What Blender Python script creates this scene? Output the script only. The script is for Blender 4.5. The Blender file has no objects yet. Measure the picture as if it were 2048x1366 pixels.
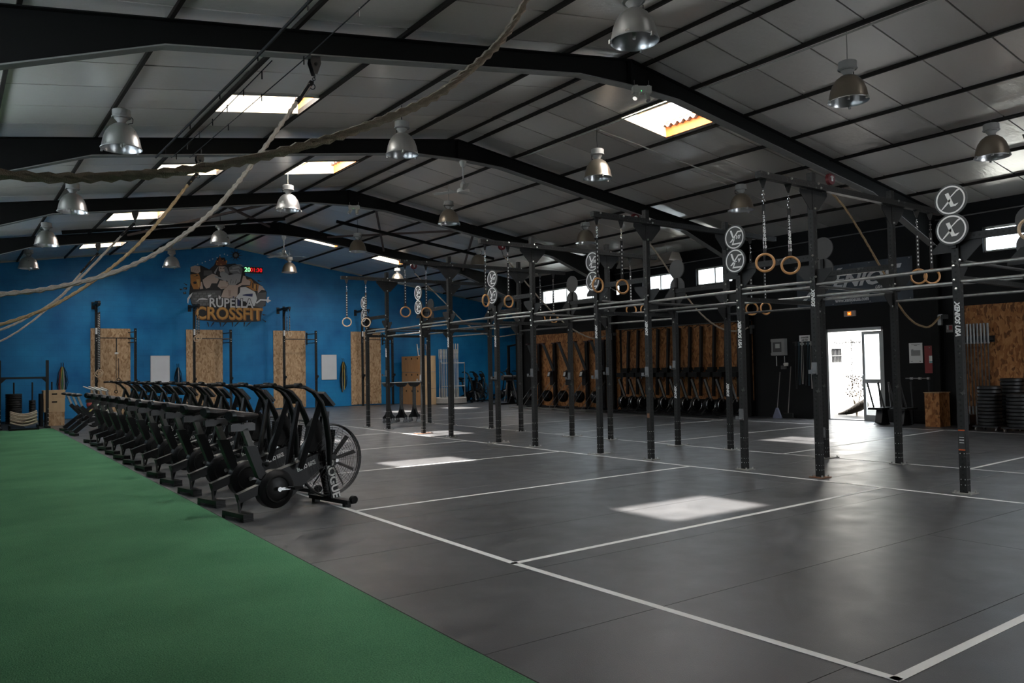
import bpy, math, random
from mathutils import Vector, Matrix
PI = math.pi
sc = bpy.context.scene
C = sc.collection
# ---------------------------------------------------------------- camera
cam_d = bpy.data.cameras.new('camera')
cam_d.sensor_fit = 'HORIZONTAL'; cam_d.sensor_width = 36.0; cam_d.lens = 27.8736
cam_d.clip_start = 0.05; cam_d.clip_end = 200
cam = bpy.data.objects.new('camera', cam_d); C.objects.link(cam)
cr, cu, cf = (Vector((.81258687, -.58254939, -.01840622)), Vector((-.0044915, -.03783813, .99927379)), Vector((.58282279, .81191409, .03336329)))
cam.matrix_world = Matrix(((cr.x, cu.x, -cf.x, 0), (cr.y, cu.y, -cf.y, 0), (cr.z, cu.z, -cf.z, 1.5), (0, 0, 0, 1)))
sc.camera = cam
# ---------------------------------------------------------------- world, sun, exposure
wd = bpy.data.worlds.new('world'); sc.world = wd; wd.use_nodes = True
wn = wd.node_tree.nodes; bg = wn['Background']
SKY = 13.0
bg.inputs[0].default_value = (.88, .94, 1.0, 1); bg.inputs[1].default_value = SKY
sun_d = bpy.data.lights.new('sun', 'SUN'); sun_d.energy = 75.0; sun_d.angle = math.radians(1.6); sun_d.color = (1, .95, .88)
sun = bpy.data.objects.new('sun', sun_d); C.objects.link(sun)
sun.rotation_euler = Vector((2.2, -1.0, -5.8)).to_track_quat('-Z', 'Y').to_euler(); sun.location = (-6, 14, 14)
sc.view_settings.view_transform = 'Standard'; sc.view_settings.look = 'None'
sc.view_settings.gamma = 1.0; sc.view_settings.use_curve_mapping = False
sc.view_settings.exposure = 0.4
cy = sc.cycles
cy.use_denoising = True
cy.max_bounces = 8; cy.diffuse_bounces = 4; cy.glossy_bounces = 4; cy.transmission_bounces = 4; cy.transparent_max_bounces = 8
cy.sample_clamp_indirect = 6.0; cy.caustics_reflective = False; cy.caustics_refractive = False
PANE = 34.0      # daylight coming off the translucent roof sheets

# ---------------------------------------------------------------- materials
MATS = {}
def M(name, col, rough=.5, metal=0.0, var=0.0, scale=4.0, bump=0.0, bscale=60.0, spec=.5, emit=0.0, stretch=None, rvar=0.0, detail=4.0):
    if name in MATS: return MATS[name]
    m = bpy.data.materials.new(name); m.use_nodes = True
    nt = m.node_tree; N = nt.nodes; L = nt.links; b = N['Principled BSDF']
    b.inputs['Base Color'].default_value = (*col, 1); b.inputs['Roughness'].default_value = rough
    b.inputs['Metallic'].default_value = metal; b.inputs['Specular IOR Level'].default_value = spec
    if emit: b.inputs['Emission Color'].default_value = (*col, 1); b.inputs['Emission Strength'].default_value = emit
    if var or bump or rvar:
        tc = N.new('ShaderNodeTexCoord'); mp = N.new('ShaderNodeMapping'); L.new(tc.outputs['Object'], mp.inputs[0])
        if stretch: mp.inputs['Scale'].default_value = stretch
        nz = N.new('ShaderNodeTexNoise'); nz.inputs['Scale'].default_value = scale; nz.inputs['Detail'].default_value = detail; L.new(mp.outputs[0], nz.inputs['Vector'])
        if var:
            mx = N.new('ShaderNodeMix'); mx.data_type = 'RGBA'
            mx.inputs[6].default_value = (*[c * (1 - var) for c in col], 1); mx.inputs[7].default_value = (*[min(1, c * (1 + var)) for c in col], 1)
            L.new(nz.outputs[0], mx.inputs[0]); L.new(mx.outputs[2], b.inputs['Base Color'])
        if rvar:
            mr = N.new('ShaderNodeMapRange'); mr.inputs[1].default_value = .3; mr.inputs[2].default_value = .7
            mr.inputs[3].default_value = max(0, rough - rvar); mr.inputs[4].default_value = min(1, rough + rvar)
            L.new(nz.outputs[0], mr.inputs[0]); L.new(mr.outputs[0], b.inputs['Roughness'])
        if bump:
            n2 = N.new('ShaderNodeTexNoise'); n2.inputs['Scale'].default_value = bscale; n2.inputs['Detail'].default_value = 3; L.new(mp.outputs[0], n2.inputs['Vector'])
            bp = N.new('ShaderNodeBump'); bp.inputs['Strength'].default_value = bump; bp.inputs['Distance'].default_value = .02
            L.new(n2.outputs[0], bp.inputs['Height']); L.new(bp.outputs[0], b.inputs['Normal'])
    MATS[name] = m; return m
def nodes(m): return m.node_tree.nodes, m.node_tree.links, m.node_tree.nodes['Principled BSDF']
def math_node(N, L, op, a, b=None, c=None):
    n = N.new('ShaderNodeMath'); n.operation = op
    for i, v in enumerate((a, b, c)):
        if v is None: continue
        if isinstance(v, (int, float)): n.inputs[i].default_value = v
        else: L.new(v, n.inputs[i])
    return n.outputs[0]

def osb_mat(name, c0, c1, c2):
    m = M(name, c1, .62, spec=.25); N, L, b = nodes(m)
    tc = N.new('ShaderNodeTexCoord'); mp = N.new('ShaderNodeMapping'); L.new(tc.outputs['Object'], mp.inputs[0]); mp.inputs['Scale'].default_value = (1, 1, .45)
    nz = N.new('ShaderNodeTexNoise'); nz.inputs['Scale'].default_value = 9; L.new(mp.outputs[0], nz.inputs['Vector'])
    ad = N.new('ShaderNodeMix'); ad.data_type = 'RGBA'; ad.inputs[0].default_value = .12; L.new(mp.outputs[0], ad.inputs[6]); L.new(nz.outputs[1], ad.inputs[7])
    vo = N.new('ShaderNodeTexVoronoi'); vo.inputs['Scale'].default_value = 26; L.new(ad.outputs[2], vo.inputs['Vector'])
    sp = N.new('ShaderNodeSeparateColor'); L.new(vo.outputs['Color'], sp.inputs[0])
    cr_ = N.new('ShaderNodeValToRGB'); e = cr_.color_ramp.elements
    e[0].position = 0; e[0].color = (*c0, 1); e[1].position = 1; e[1].color = (*c2, 1)
    x = e.new(.35); x.color = (*c1, 1)
    L.new(sp.outputs[0], cr_.inputs[0]); L.new(cr_.outputs[0], b.inputs['Base Color'])
    bp = N.new('ShaderNodeBump'); bp.inputs['Strength'].default_value = .2; bp.inputs['Distance'].default_value = .004; L.new(sp.outputs[1], bp.inputs['Height']); L.new(bp.outputs[0], b.inputs['Normal'])
    return m
osb_light = osb_mat('osb_light', (.28, .16, .08), (.42, .27, .15), (.55, .38, .23))
osb_dark = osb_mat('osb_dark', (.12, .045, .015), (.27, .11, .035), (.42, .20, .08))

def holes_mat(name, col, rough, wear):
    m = M(name, col, rough, var=.25, scale=9, spec=.3); N, L, b = nodes(m)
    tc = N.new('ShaderNodeTexCoord'); s = N.new('ShaderNodeSeparateXYZ'); L.new(tc.outputs['Object'], s.inputs[0])
    ax = math_node(N, L, 'ABSOLUTE', s.outputs[0]); ay = math_node(N, L, 'ABSOLUTE', s.outputs[1])
    a = math_node(N, L, 'MINIMUM', ax, ay)
    f = math_node(N, L, 'FRACT', math_node(N, L, 'DIVIDE', s.outputs[2], .06))
    z = math_node(N, L, 'MULTIPLY', math_node(N, L, 'SUBTRACT', f, .5), .06)
    d = math_node(N, L, 'SQRT', math_node(N, L, 'ADD', math_node(N, L, 'MULTIPLY', a, a), math_node(N, L, 'MULTIPLY', z, z)))
    hole = math_node(N, L, 'LESS_THAN', d, .0125)
    old = b.inputs['Base Color'].links[0].from_socket
    nz = N.new('ShaderNodeTexNoise'); nz.inputs['Scale'].default_value = 14; nz.inputs['Detail'].default_value = 6; L.new(tc.outputs['Object'], nz.inputs['Vector'])
    wr = math_node(N, L, 'GREATER_THAN', nz.outputs[0], .66)
    m1 = N.new('ShaderNodeMix'); m1.data_type = 'RGBA'; L.new(wr, m1.inputs[0]); L.new(old, m1.inputs[6]); m1.inputs[7].default_value = (*wear, 1)
    m2 = N.new('ShaderNodeMix'); m2.data_type = 'RGBA'; L.new(hole, m2.inputs[0]); L.new(m1.outputs[2], m2.inputs[6]); m2.inputs[7].default_value = (.002, .002, .002, 1)
    L.new(m2.outputs[2], b.inputs['Base Color'])
    return m
steel_holes = holes_mat('rig_steel', (.011, .011, .0105), .5, (.06, .06, .056))
rig_black = M('rig_black', (.013, .013, .013), .5, var=.3, scale=12, spec=.3)
beam_black = M('beam_black', (.0045, .0045, .0042), .6, var=.3, scale=3, spec=.15)
beam_grey = M('beam_flange_grey', (.20, .195, .18), .5, var=.25, scale=6)
purlin_m = M('purlin_brown', (.014, .011, .009), .65, var=.3, scale=7, spec=.2)
bar_m = M('worn_bar_steel', (.30, .30, .29), .42, metal=.75, var=.45, scale=16, stretch=(1, 1, 1))
bar_dark = M('dark_bar_steel', (.09, .09, .09), .4, metal=.6, var=.5, scale=18)
bolt_m = M('zinc_bolt', (.62, .62, .60), .3, metal=.9)
black_m = M('gloss_black', (.0055, .0055, .006), .38, var=.2, scale=20, spec=.32)
black_soft = M('black_rubber', (.007, .007, .007), .65, var=.3, scale=30, spec=.2)
black_wall = M('black_wall_paint', (.0055, .0055, .006), .65, spec=.2, var=.5, scale=1.2, bump=.15, bscale=8)
vinyl_m = M('black_vinyl', (.008, .008, .009), .36, bump=.1, bscale=120, spec=.35)
grey_steel = M('brushed_steel', (.20, .20, .20), .38, metal=.8, var=.2, scale=20)
chrome_m = M('chrome', (.62, .62, .62), .18, metal=1)
white_m = M('white_paint', (.75, .75, .74), .5)
tape_m = M('white_tape', (.62, .62, .60), .55, var=.18, scale=3)
offwhite_m = M('offwhite_plastic', (.55, .54, .50), .45)
cream_m = M('cream_plastic', (.42, .40, .35), .5, var=.1, scale=8)
alu_m = M('aluminium_frame', (.30, .30, .295), .38, metal=.5, var=.1)
red_m = M('red_paint', (.22, .012, .012), .45, var=.15)
redp_m = M('red_pulley', (.16, .008, .012), .4)
orange_m = M('orange_foam', (.60, .13, .02), .7, var=.35, scale=20)
timber_m = M('pale_timber', (.62, .50, .33), .6, var=.2, scale=10)
ring_m = M('birch_ring', (.50, .25, .09), .4, var=.25, scale=14)
ring_pale = M('pale_birch_ring', (.55, .40, .26), .45, var=.2, scale=14)
ply_m = M('plywood', (.42, .21, .08), .5, var=.25, scale=6, stretch=(1, 1, .25))
ply_pale = M('plywood_pale', (.50, .34, .19), .55, var=.25, scale=6, stretch=(1, 1, .25))
rope_m = M('manila_rope', (.46, .38, .29), .85, var=.35, scale=30, bump=.5, bscale=200, spec=.1)
rope_grey = M('grey_rope', (.36, .31, .26), .85, var=.35, scale=30, bump=.5, bscale=200, spec=.1)
rope_or = M('ochre_rope', (.36, .25, .14), .85, var=.5, scale=40, bump=.5, bscale=200, spec=.1)
lamp_m = M('lamp_aluminium', (.47, .465, .45), .34, metal=.85, rvar=.08, scale=6, var=.12)
lamp_warm = M('lamp_aluminium_bronze', (.34, .285, .225), .36, metal=.85, rvar=.08, scale=6, var=.12)
lamp_in = M('lamp_reflector', (.55, .55, .55), .3, metal=1)
lamp_cap = M('lamp_housing', (.33, .32, .30), .5, var=.15)
strap_m = M('black_strap', (.016, .015, .015), .7)
print_w = M('white_print', (.78, .78, .76), .55)
grey_print = M('grey_print', (.58, .58, .58), .55)
banner_m = M('banner_navy', (.020, .030, .044), .5, var=.3, scale=1.5)
concrete_m = M('dusty_concrete', (.20, .185, .165), .8, var=.3, scale=4)

def foil_mat():
    m = M('silver_foil', (.7, .7, .7), .32, metal=.5); N, L, b = nodes(m)
    tc = N.new('ShaderNodeTexCoord'); ge = N.new('ShaderNodeNewGeometry')
    mp = N.new('ShaderNodeMapping'); mp.inputs['Scale'].default_value = (1.0, 3.2, 1); L.new(ge.outputs['Position'], mp.inputs[0])
    n1 = N.new('ShaderNodeTexNoise'); n1.inputs['Scale'].default_value = 5.5; n1.inputs['Detail'].default_value = 5; L.new(mp.outputs[0], n1.inputs['Vector'])
    n2 = N.new('ShaderNodeTexNoise'); n2.inputs['Scale'].default_value = .35; n2.inputs['Detail'].default_value = 2; L.new(ge.outputs['Position'], n2.inputs['Vector'])
    n3 = N.new('ShaderNodeTexNoise'); n3.inputs['Scale'].default_value = 90; L.new(ge.outputs['Position'], n3.inputs['Vector'])
    ob = N.new('ShaderNodeObjectInfo')
    mx = N.new('ShaderNodeMix'); mx.data_type = 'RGBA'; mx.inputs[6].default_value = (.74, .665, .58, 1); mx.inputs[7].default_value = (.86, .84, .81, 1); L.new(n2.outputs[0], mx.inputs[0])
    hs = N.new('ShaderNodeHueSaturation'); L.new(mx.outputs[2], hs.inputs['Color'])
    L.new(math_node(N, L, 'MULTIPLY_ADD', ob.outputs['Random'], .22, .88), hs.inputs['Value']); L.new(hs.outputs[0], b.inputs['Base Color'])
    hgt = math_node(N, L, 'MULTIPLY_ADD', n3.outputs[0], .12, n1.outputs[0])
    bp = N.new('ShaderNodeBump'); bp.inputs['Strength'].default_value = .30; bp.inputs['Distance'].default_value = .03; L.new(hgt, bp.inputs['Height']); L.new(bp.outputs[0], b.inputs['Normal'])
    return m
foil_m = foil_mat()

def floor_mat():
    m = M('rubber_floor', (.065, .065, .067), .34, spec=.5); N, L, b = nodes(m)
    ge = N.new('ShaderNodeNewGeometry')
    n1 = N.new('ShaderNodeTexNoise'); n1.inputs['Scale'].default_value = .55; n1.inputs['Detail'].default_value = 6; L.new(ge.outputs['Position'], n1.inputs['Vector'])
    n2 = N.new('ShaderNodeTexNoise'); n2.inputs['Scale'].default_value = 160; n2.inputs['Detail'].default_value = 2; L.new(ge.outputs['Position'], n2.inputs['Vector'])
    n3 = N.new('ShaderNodeTexNoise'); n3.inputs['Scale'].default_value = 3.0; n3.inputs['Detail'].default_value = 8; L.new(ge.outputs['Position'], n3.inputs['Vector'])
    v = math_node(N, L, 'MULTIPLY_ADD', n1.outputs[0], .05, .036)
    v = math_node(N, L, 'MULTIPLY_ADD', math_node(N, L, 'SUBTRACT', n3.outputs[0], .5), .045, v)
    spk = math_node(N, L, 'GREATER_THAN', n2.outputs[0], .69)
    v = math_node(N, L, 'MULTIPLY_ADD', spk, .05, v)
    cb = N.new('ShaderNodeCombineColor'); L.new(v, cb.inputs[0]); L.new(v, cb.inputs[1]); L.new(math_node(N, L, 'MULTIPLY', v, 1.04), cb.inputs[2])
    L.new(cb.outputs[0], b.inputs['Base Color'])
    r = math_node(N, L, 'MULTIPLY_ADD', n3.outputs[0], .30, .24); L.new(r, b.inputs['Roughness'])
    bp = N.new('ShaderNodeBump'); bp.inputs['Strength'].default_value = .25; bp.inputs['Distance'].default_value = .004; L.new(n2.outputs[0], bp.inputs['Height']); L.new(bp.outputs[0], b.inputs['Normal'])
    return m
floor_m = floor_mat()

def turf_mat():
    m = M('green_turf', (.03, .12, .05), .85, spec=.12); N, L, b = nodes(m)
    ge = N.new('ShaderNodeNewGeometry')
    n1 = N.new('ShaderNodeTexNoise'); n1.inputs['Scale'].default_value = .9; n1.inputs['Detail'].default_value = 5; L.new(ge.outputs['Position'], n1.inputs['Vector'])
    n2 = N.new('ShaderNodeTexNoise'); n2.inputs['Scale'].default_value = 110; n2.inputs['Detail'].default_value = 3; L.new(ge.outputs['Position'], n2.inputs['Vector'])
    cr_ = N.new('ShaderNodeValToRGB'); e = cr_.color_ramp.elements; e[0].position = .3; e[0].color = (.030, .115, .052, 1); e[1].position = .72; e[1].color = (.125, .33, .17, 1)
    f = math_node(N, L, 'ADD', math_node(N, L, 'MULTIPLY', n2.outputs[0], .62), math_node(N, L, 'MULTIPLY', n1.outputs[0], .38)); L.new(f, cr_.inputs[0]); L.new(cr_.outputs[0], b.inputs['Base Color'])
    bp = N.new('ShaderNodeBump'); bp.inputs['Strength'].default_value = .8; bp.inputs['Distance'].default_value = .012; L.new(n2.outputs[0], bp.inputs['Height']); L.new(bp.outputs[0], b.inputs['Normal'])
    return m
turf_m = turf_mat()

def blue_mat():
    m = M('blue_block_wall', (.0, .15, .36), .5, spec=.4); N, L, b = nodes(m)
    ge = N.new('ShaderNodeNewGeometry'); s = N.new('ShaderNodeSeparateXYZ'); L.new(ge.outputs['Position'], s.inputs[0])
    cb = N.new('ShaderNodeCombineXYZ'); L.new(s.outputs[0], cb.inputs[0]); L.new(s.outputs[2], cb.inputs[1])
    br = N.new('ShaderNodeTexBrick'); br.inputs['Scale'].default_value = 1; br.inputs['Brick Width'].default_value = .5; br.inputs['Row Height'].default_value = .2; br.inputs['Mortar Size'].default_value = .006; br.inputs['Mortar Smooth'].default_value = .6
    br.inputs['Color1'].default_value = (1, 1, 1, 1); br.inputs['Color2'].default_value = (.93, .93, .93, 1); br.inputs['Mortar'].default_value = (.6, .6, .6, 1); L.new(cb.outputs[0], br.inputs['Vector'])
    n1 = N.new('ShaderNodeTexNoise'); n1.inputs['Scale'].default_value = 1.1; n1.inputs['Detail'].default_value = 7; L.new(ge.outputs['Position'], n1.inputs['Vector'])
    cr_ = N.new('ShaderNodeValToRGB'); e = cr_.color_ramp.elements; e[0].position = .3; e[0].color = (.0, .12, .32, 1); e[1].position = .78; e[1].color = (.015, .25, .52, 1); L.new(n1.outputs[0], cr_.inputs[0])
    n2 = N.new('ShaderNodeTexNoise'); n2.inputs['Scale'].default_value = 7; n2.inputs['Detail'].default_value = 9; n2.inputs['Roughness'].default_value = .75; L.new(ge.outputs['Position'], n2.inputs['Vector'])
    sc_ = math_node(N, L, 'MULTIPLY', math_node(N, L, 'GREATER_THAN', n2.outputs[0], .70), .35)
    m1 = N.new('ShaderNodeMix'); m1.data_type = 'RGBA'; m1.blend_type = 'MULTIPLY'; m1.inputs[0].default_value = .45; L.new(cr_.outputs[0], m1.inputs[6]); L.new(br.outputs[0], m1.inputs[7])
    m2 = N.new('ShaderNodeMix'); m2.data_type = 'RGBA'; L.new(sc_, m2.inputs[0]); L.new(m1.outputs[2], m2.inputs[6]); m2.inputs[7].default_value = (.12, .30, .48, 1)
    L.new(m2.outputs[2], b.inputs['Base Color'])
    bp = N.new('ShaderNodeBump'); bp.inputs['Strength'].default_value = .35; bp.inputs['Distance'].default_value = .01; L.new(math_node(N, L, 'MULTIPLY_ADD', n2.outputs[0], .3, br.outputs[0]), bp.inputs['Height']); L.new(bp.outputs[0], b.inputs['Normal'])
    return m
blue_m = blue_mat()

def pane_mat(name, col, strength, clear):
    m = bpy.data.materials.new(name); m.use_nodes = True; N = m.node_tree.nodes; L = m.node_tree.links; N.clear()
    o = N.new('ShaderNodeOutputMaterial'); e = N.new('ShaderNodeEmission'); t = N.new('ShaderNodeBsdfTransparent'); mx = N.new('ShaderNodeMixShader')
    e.inputs[0].default_value = (*col, 1); e.inputs[1].default_value = strength; mx.inputs[0].default_value = 1 - clear
    L.new(t.outputs[0], mx.inputs[1]); L.new(e.outputs[0], mx.inputs[2]); L.new(mx.outputs[0], o.inputs[0]); MATS[name] = m; return m
sky_pane = pane_mat('translucent_roof_sheet', (1.0, .97, .93), PANE, .30)
def glass_mat(name, tint, rough=0.0):
    m = bpy.data.materials.new(name); m.use_nodes = True; N = m.node_tree.nodes; L = m.node_tree.links; N.clear()
    o = N.new('ShaderNodeOutputMaterial'); g = N.new('ShaderNodeBsdfGlossy'); t = N.new('ShaderNodeBsdfTransparent'); mx = N.new('ShaderNodeMixShader'); fr = N.new('ShaderNodeValue'); fr.outputs[0].default_value = .05
    t.inputs[0].default_value = (*tint, 1); g.inputs['Roughness'].default_value = .05
    L.new(fr.outputs[0], mx.inputs[0]); L.new(t.outputs[0], mx.inputs[1]); L.new(g.outputs[0], mx.inputs[2]); L.new(mx.outputs[0], o.inputs[0]); MATS[name] = m; return m
glass_m = glass_mat('window_glass', (.80, .84, .86))
def emit_mat(name, col, s):
    m = bpy.data.materials.new(name); m.use_nodes = True; N = m.node_tree.nodes; L = m.node_tree.links; N.clear()
    o = N.new('ShaderNodeOutputMaterial'); e = N.new('ShaderNodeEmission'); e.inputs[0].default_value = (*col, 1); e.inputs[1].default_value = s; L.new(e.outputs[0], o.inputs[0]); MATS[name] = m; return m

# ---------------------------------------------------------------- mesh helpers
class MB:
    """collects shapes; build() links them as ONE mesh object"""
    def __init__(s): s.v = []; s.f = []
    def add(s, vs, fs):
        o = len(s.v); s.v += [tuple(p) for p in vs]; s.f += [tuple(i + o for i in q) for q in fs]; return s
    def box(s, c, d, rot=None):
        x, y, z = d[0] / 2, d[1] / 2, d[2] / 2
        vs = [Vector(p) for p in ((-x, -y, -z), (x, -y, -z), (x, y, -z), (-x, y, -z), (-x, -y, z), (x, -y, z), (x, y, z), (-x, y, z))]
        if rot is not None: vs = [rot @ p for p in vs]
        c = Vector(c); return s.add([p + c for p in vs], [(0, 3, 2, 1), (4, 5, 6, 7), (0, 1, 5, 4), (1, 2, 6, 5), (2, 3, 7, 6), (3, 0, 4, 7)])
    def bb(s, a, b): return s.box([(p + q) / 2 for p, q in zip(a, b)], [abs(q - p) for p, q in zip(a, b)])
    def beam(s, p, q, w, h, up=(0, 0, 1)):
        p, q = Vector(p), Vector(q); d = (q - p); l = d.length; d.normalize(); u = Vector(up)
        if abs(d.dot(u)) > .98: u = Vector((1, 0, 0))
        r = d.cross(u).normalized(); u = r.cross(d)
        return s.box((p + q) / 2, (w, l, h), Matrix((r, d, u)).transposed())
    def tube(s, pts, r, n=8, cap=True, closed=False, flat=1.0):
        pts = [Vector(p) for p in pts]; k = len(pts); rs = r if isinstance(r, (list, tuple)) else [r] * k
        vs = []; fr = None
        for i, p in enumerate(pts):
            a = pts[i - 1] if (i or closed) else p; b = pts[(i + 1) % k] if (i < k - 1 or closed) else p
            t = (b - a).normalized()
            if fr is None:
                u = Vector((0, 0, 1)) if abs(t.z) < .9 else Vector((0, 1, 0)); fr = t.cross(u).normalized()
            fr = (fr - t * fr.dot(t)).normalized(); bn = t.cross(fr)
            for j in range(n):
                an = 2 * PI * j / n; vs.append(p + fr * (math.cos(an) * rs[i] * flat) + bn * (math.sin(an) * rs[i]))
        fs = []; m = k if closed else k - 1
        for i in range(m):
            for j in range(n):
                a = i * n + j; b = i * n + (j + 1) % n; c = ((i + 1) % k) * n + (j + 1) % n; d = ((i + 1) % k) * n + j; fs.append((a, b, c, d))
        if cap and not closed: fs.append(tuple(range(n - 1, -1, -1))); fs.append(tuple(range((k - 1) * n, k * n)))
        return s.add(vs, fs)
    def lathe(s, prof, n=24, c=(0, 0, 0), rot=None, cap=False):
        c = Vector(c); vs = []; k = len(prof)
        for (r, z) in prof:
            for j in range(n):
                a = 2 * PI * j / n; p = Vector((r * math.cos(a), r * math.sin(a), z)); vs.append((rot @ p if rot is not None else p) + c)
        fs = [(i * n + j, i * n + (j + 1) % n, (i + 1) * n + (j + 1) % n, (i + 1) * n + j) for i in range(k - 1) for j in range(n)]
        if cap: fs.append(tuple(range(n - 1, -1, -1))); fs.append(tuple(range((k - 1) * n, k * n)))
        return s.add(vs, fs)
    def cyl(s, p, q, r, n=12):
        p, q = Vector(p), Vector(q); return s.tube([p, q], r, n)
    def torus(s, c, R_, r, rot=None, n=28, m=8):
        c = Vector(c); pts = []
        for i in range(n):
            a = 2 * PI * i / n; p = Vector((R_ * math.cos(a), R_ * math.sin(a), 0)); pts.append((rot @ p if rot is not None else p) + c)
        return s.tube(pts, r, m, closed=True)
    def prism(s, poly, t, to3d):
        """poly: 2D outline, extruded by t; to3d(u, v, w) gives the point"""
        n = len(poly); vs = [to3d(u, v, 0) for u, v in poly] + [to3d(u, v, t) for u, v in poly]
        return s.add(vs, [tuple(range(n - 1, -1, -1)), tuple(range(n, 2 * n))] + [(i, (i + 1) % n, n + (i + 1) % n, n + i) for i in range(n)])
    def ball(s, c, r, n=12, m=8, sc_=(1, 1, 1)):
        prof = [(max(1e-4, r * math.sin(PI * i / m)), -r * math.cos(PI * i / m)) for i in range(m + 1)]
        o = len(s.v); s.lathe(prof, n)
        for i in range(o, len(s.v)):
            p = s.v[i]; s.v[i] = (p[0] * sc_[0] + c[0], p[1] * sc_[1] + c[1], p[2] * sc_[2] + c[2])
        return s
    def build(s, name, mat, parent=None, loc=None, rotz=0.0, smooth=False, stuff=False):
        me = bpy.data.meshes.new(name); me.from_pydata(s.v, [], s.f); me.update()
        if smooth:
            me.polygons.foreach_set('use_smooth', [True] * len(me.polygons))
            try: me.set_sharp_from_angle(angle=math.radians(40))
            except Exception: pass
        me.materials.append(mat)
        o = bpy.data.objects.new(name, me); C.objects.link(o)
        if loc is not None: o.location = loc
        if rotz: o.rotation_euler = (0, 0, rotz)
        if parent is not None: o.parent = parent
        if stuff: o['kind'] = 'stuff'
        return o
def tag(o, label, cat=None, group=None, kind=None):
    if label: o['label'] = label
    if cat: o['category'] = cat
    if group: o['group'] = group
    if kind: o['kind'] = kind
    return o
def thing(name, label, cat, loc=(0, 0, 0), rotz=0.0, group=None):
    o = bpy.data.objects.new(name, None); C.objects.link(o); o.location = loc; o.rotation_euler = (0, 0, rotz); o.empty_display_size = .2
    return tag(o, label, cat, group)
def dup(root, loc, rotz=None, label=None):
    r = root.copy(); C.objects.link(r); r.location = loc
    if rotz is not None: r.rotation_euler = (0, 0, rotz)
    if label: r['label'] = label
    for ch in list(root.children):
        c = ch.copy(); C.objects.link(c); c.parent = r
        for g in list(ch.children):
            d = g.copy(); C.objects.link(d); d.parent = c
    return r
def struct(o): o['kind'] = 'structure'; return o
def mesh_obj(name, me, parent=None, loc=(0, 0, 0), rot=(0, 0, 0)):
    o = bpy.data.objects.new(name, me); C.objects.link(o); o.location = loc; o.rotation_euler = rot
    if parent is not None: o.parent = parent
    return o
def text_mesh(txt, size, mat, shear=0.0, extrude=.001, bold=0.0, width=1.0, spacing=1.0, align='CENTER'):
    cu_ = bpy.data.curves.new('t', 'FONT'); cu_.body = txt; cu_.size = size; cu_.shear = shear; cu_.extrude = extrude; cu_.offset = bold; cu_.space_character = spacing
    cu_.align_x = align; cu_.align_y = 'CENTER'; cu_.resolution_u = 3
    o = bpy.data.objects.new('t', cu_); C.objects.link(o)
    bpy.context.view_layer.update()
    me = bpy.data.meshes.new_from_object(o.evaluated_get(bpy.context.evaluated_depsgraph_get()))
    bpy.data.objects.remove(o); bpy.data.curves.remove(cu_)
    me.materials.clear(); me.materials.append(mat)
    if width != 1.0:
        for v in me.vertices: v.co.x *= width
    return me
ORD = ['first', 'second', 'third', 'fourth', 'fifth', 'sixth', 'seventh', 'eighth', 'ninth', 'tenth', 'eleventh', 'twelfth', 'thirteenth', 'fourteenth']
rnd = random.Random(7)
XL, XR, YB, YF, XA, YA = -.9, 18.85, 31.7, -4.0, 24.2, 25.75    # left/right wall, blue wall, wall behind camera, annex
def zc(x): return 6.52 - .15 * abs(x - 9.0)
# ---------------------------------------------------------------- setting
def subtract(rects, hole):
    hx0, hx1, hy0, hy1 = hole; out = []
    for (x0, x1, y0, y1) in rects:
        if hx1 <= x0 or hx0 >= x1 or hy1 <= y0 or hy0 >= y1: out.append((x0, x1, y0, y1)); continue
        if hx0 > x0: out.append((x0, hx0, y0, y1))
        if hx1 < x1: out.append((hx1, x1, y0, y1))
        a, b = max(x0, hx0), min(x1, hx1)
        if hy0 > y0: out.append((a, b, y0, hy0))
        if hy1 < y1: out.append((a, b, hy1, y1))
    return out
# floor: slab, rubber rolls laid across the hall, taped court lines, green turf lane
fl = struct(MB().bb((XL, YF, -.3), (XA, YB, -.012)).build('floor', black_soft))
y = 2.27 - 1.25 * 5; k = 0
while y < YB:
    y1 = min(y + 1.25, YB); xs = [2.0, 6.9 + 1.7 * ((k * 7) % 5), XR if y < YA - 1 else XA]
    for a, b in zip(xs, xs[1:]):
        MB().bb((a + .0025, max(y, YF) + .0025, -.012), (b - .0025, y1 - .0025, 0)).build('rubber_roll', floor_m, fl)
    y = y1; k += 1
def polyline(pts, w=.05):
    for p, q in zip(pts, pts[1:]):
        d = (Vector(q) - Vector(p)).normalized() * .02
        MB().beam((p[0] - d.x, p[1] - d.y, .0012), (q[0] + d.x, q[1] + d.y, .0012), w, .0016).build('tape_line', tape_m, fl)
polyline([(3.66, 2.04), (3.57, 5.0), (3.58, 7.94), (3.58, 14.0), (3.55, 21.5)], .058)
polyline([(9.14, 2.1), (9.07, 5.14), (8.98, 8.05), (8.94, 11.04), (8.88, 14.02), (8.88, 17.17), (8.95, 20.5), (8.97, 22.6)], .05)
polyline([(11.6, 2.2), (11.44, 5.24), (11.27, 8.09), (11.19, 10.98), (11.16, 13.99), (11.14, 17.08), (11.1, 20.3), (11.08, 22.6)], .05)
polyline([(17.5, 2.3), (17.41, 8.46), (17.23, 11.04), (16.94, 17.75), (16.8, 22.8)], .05)
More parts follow.
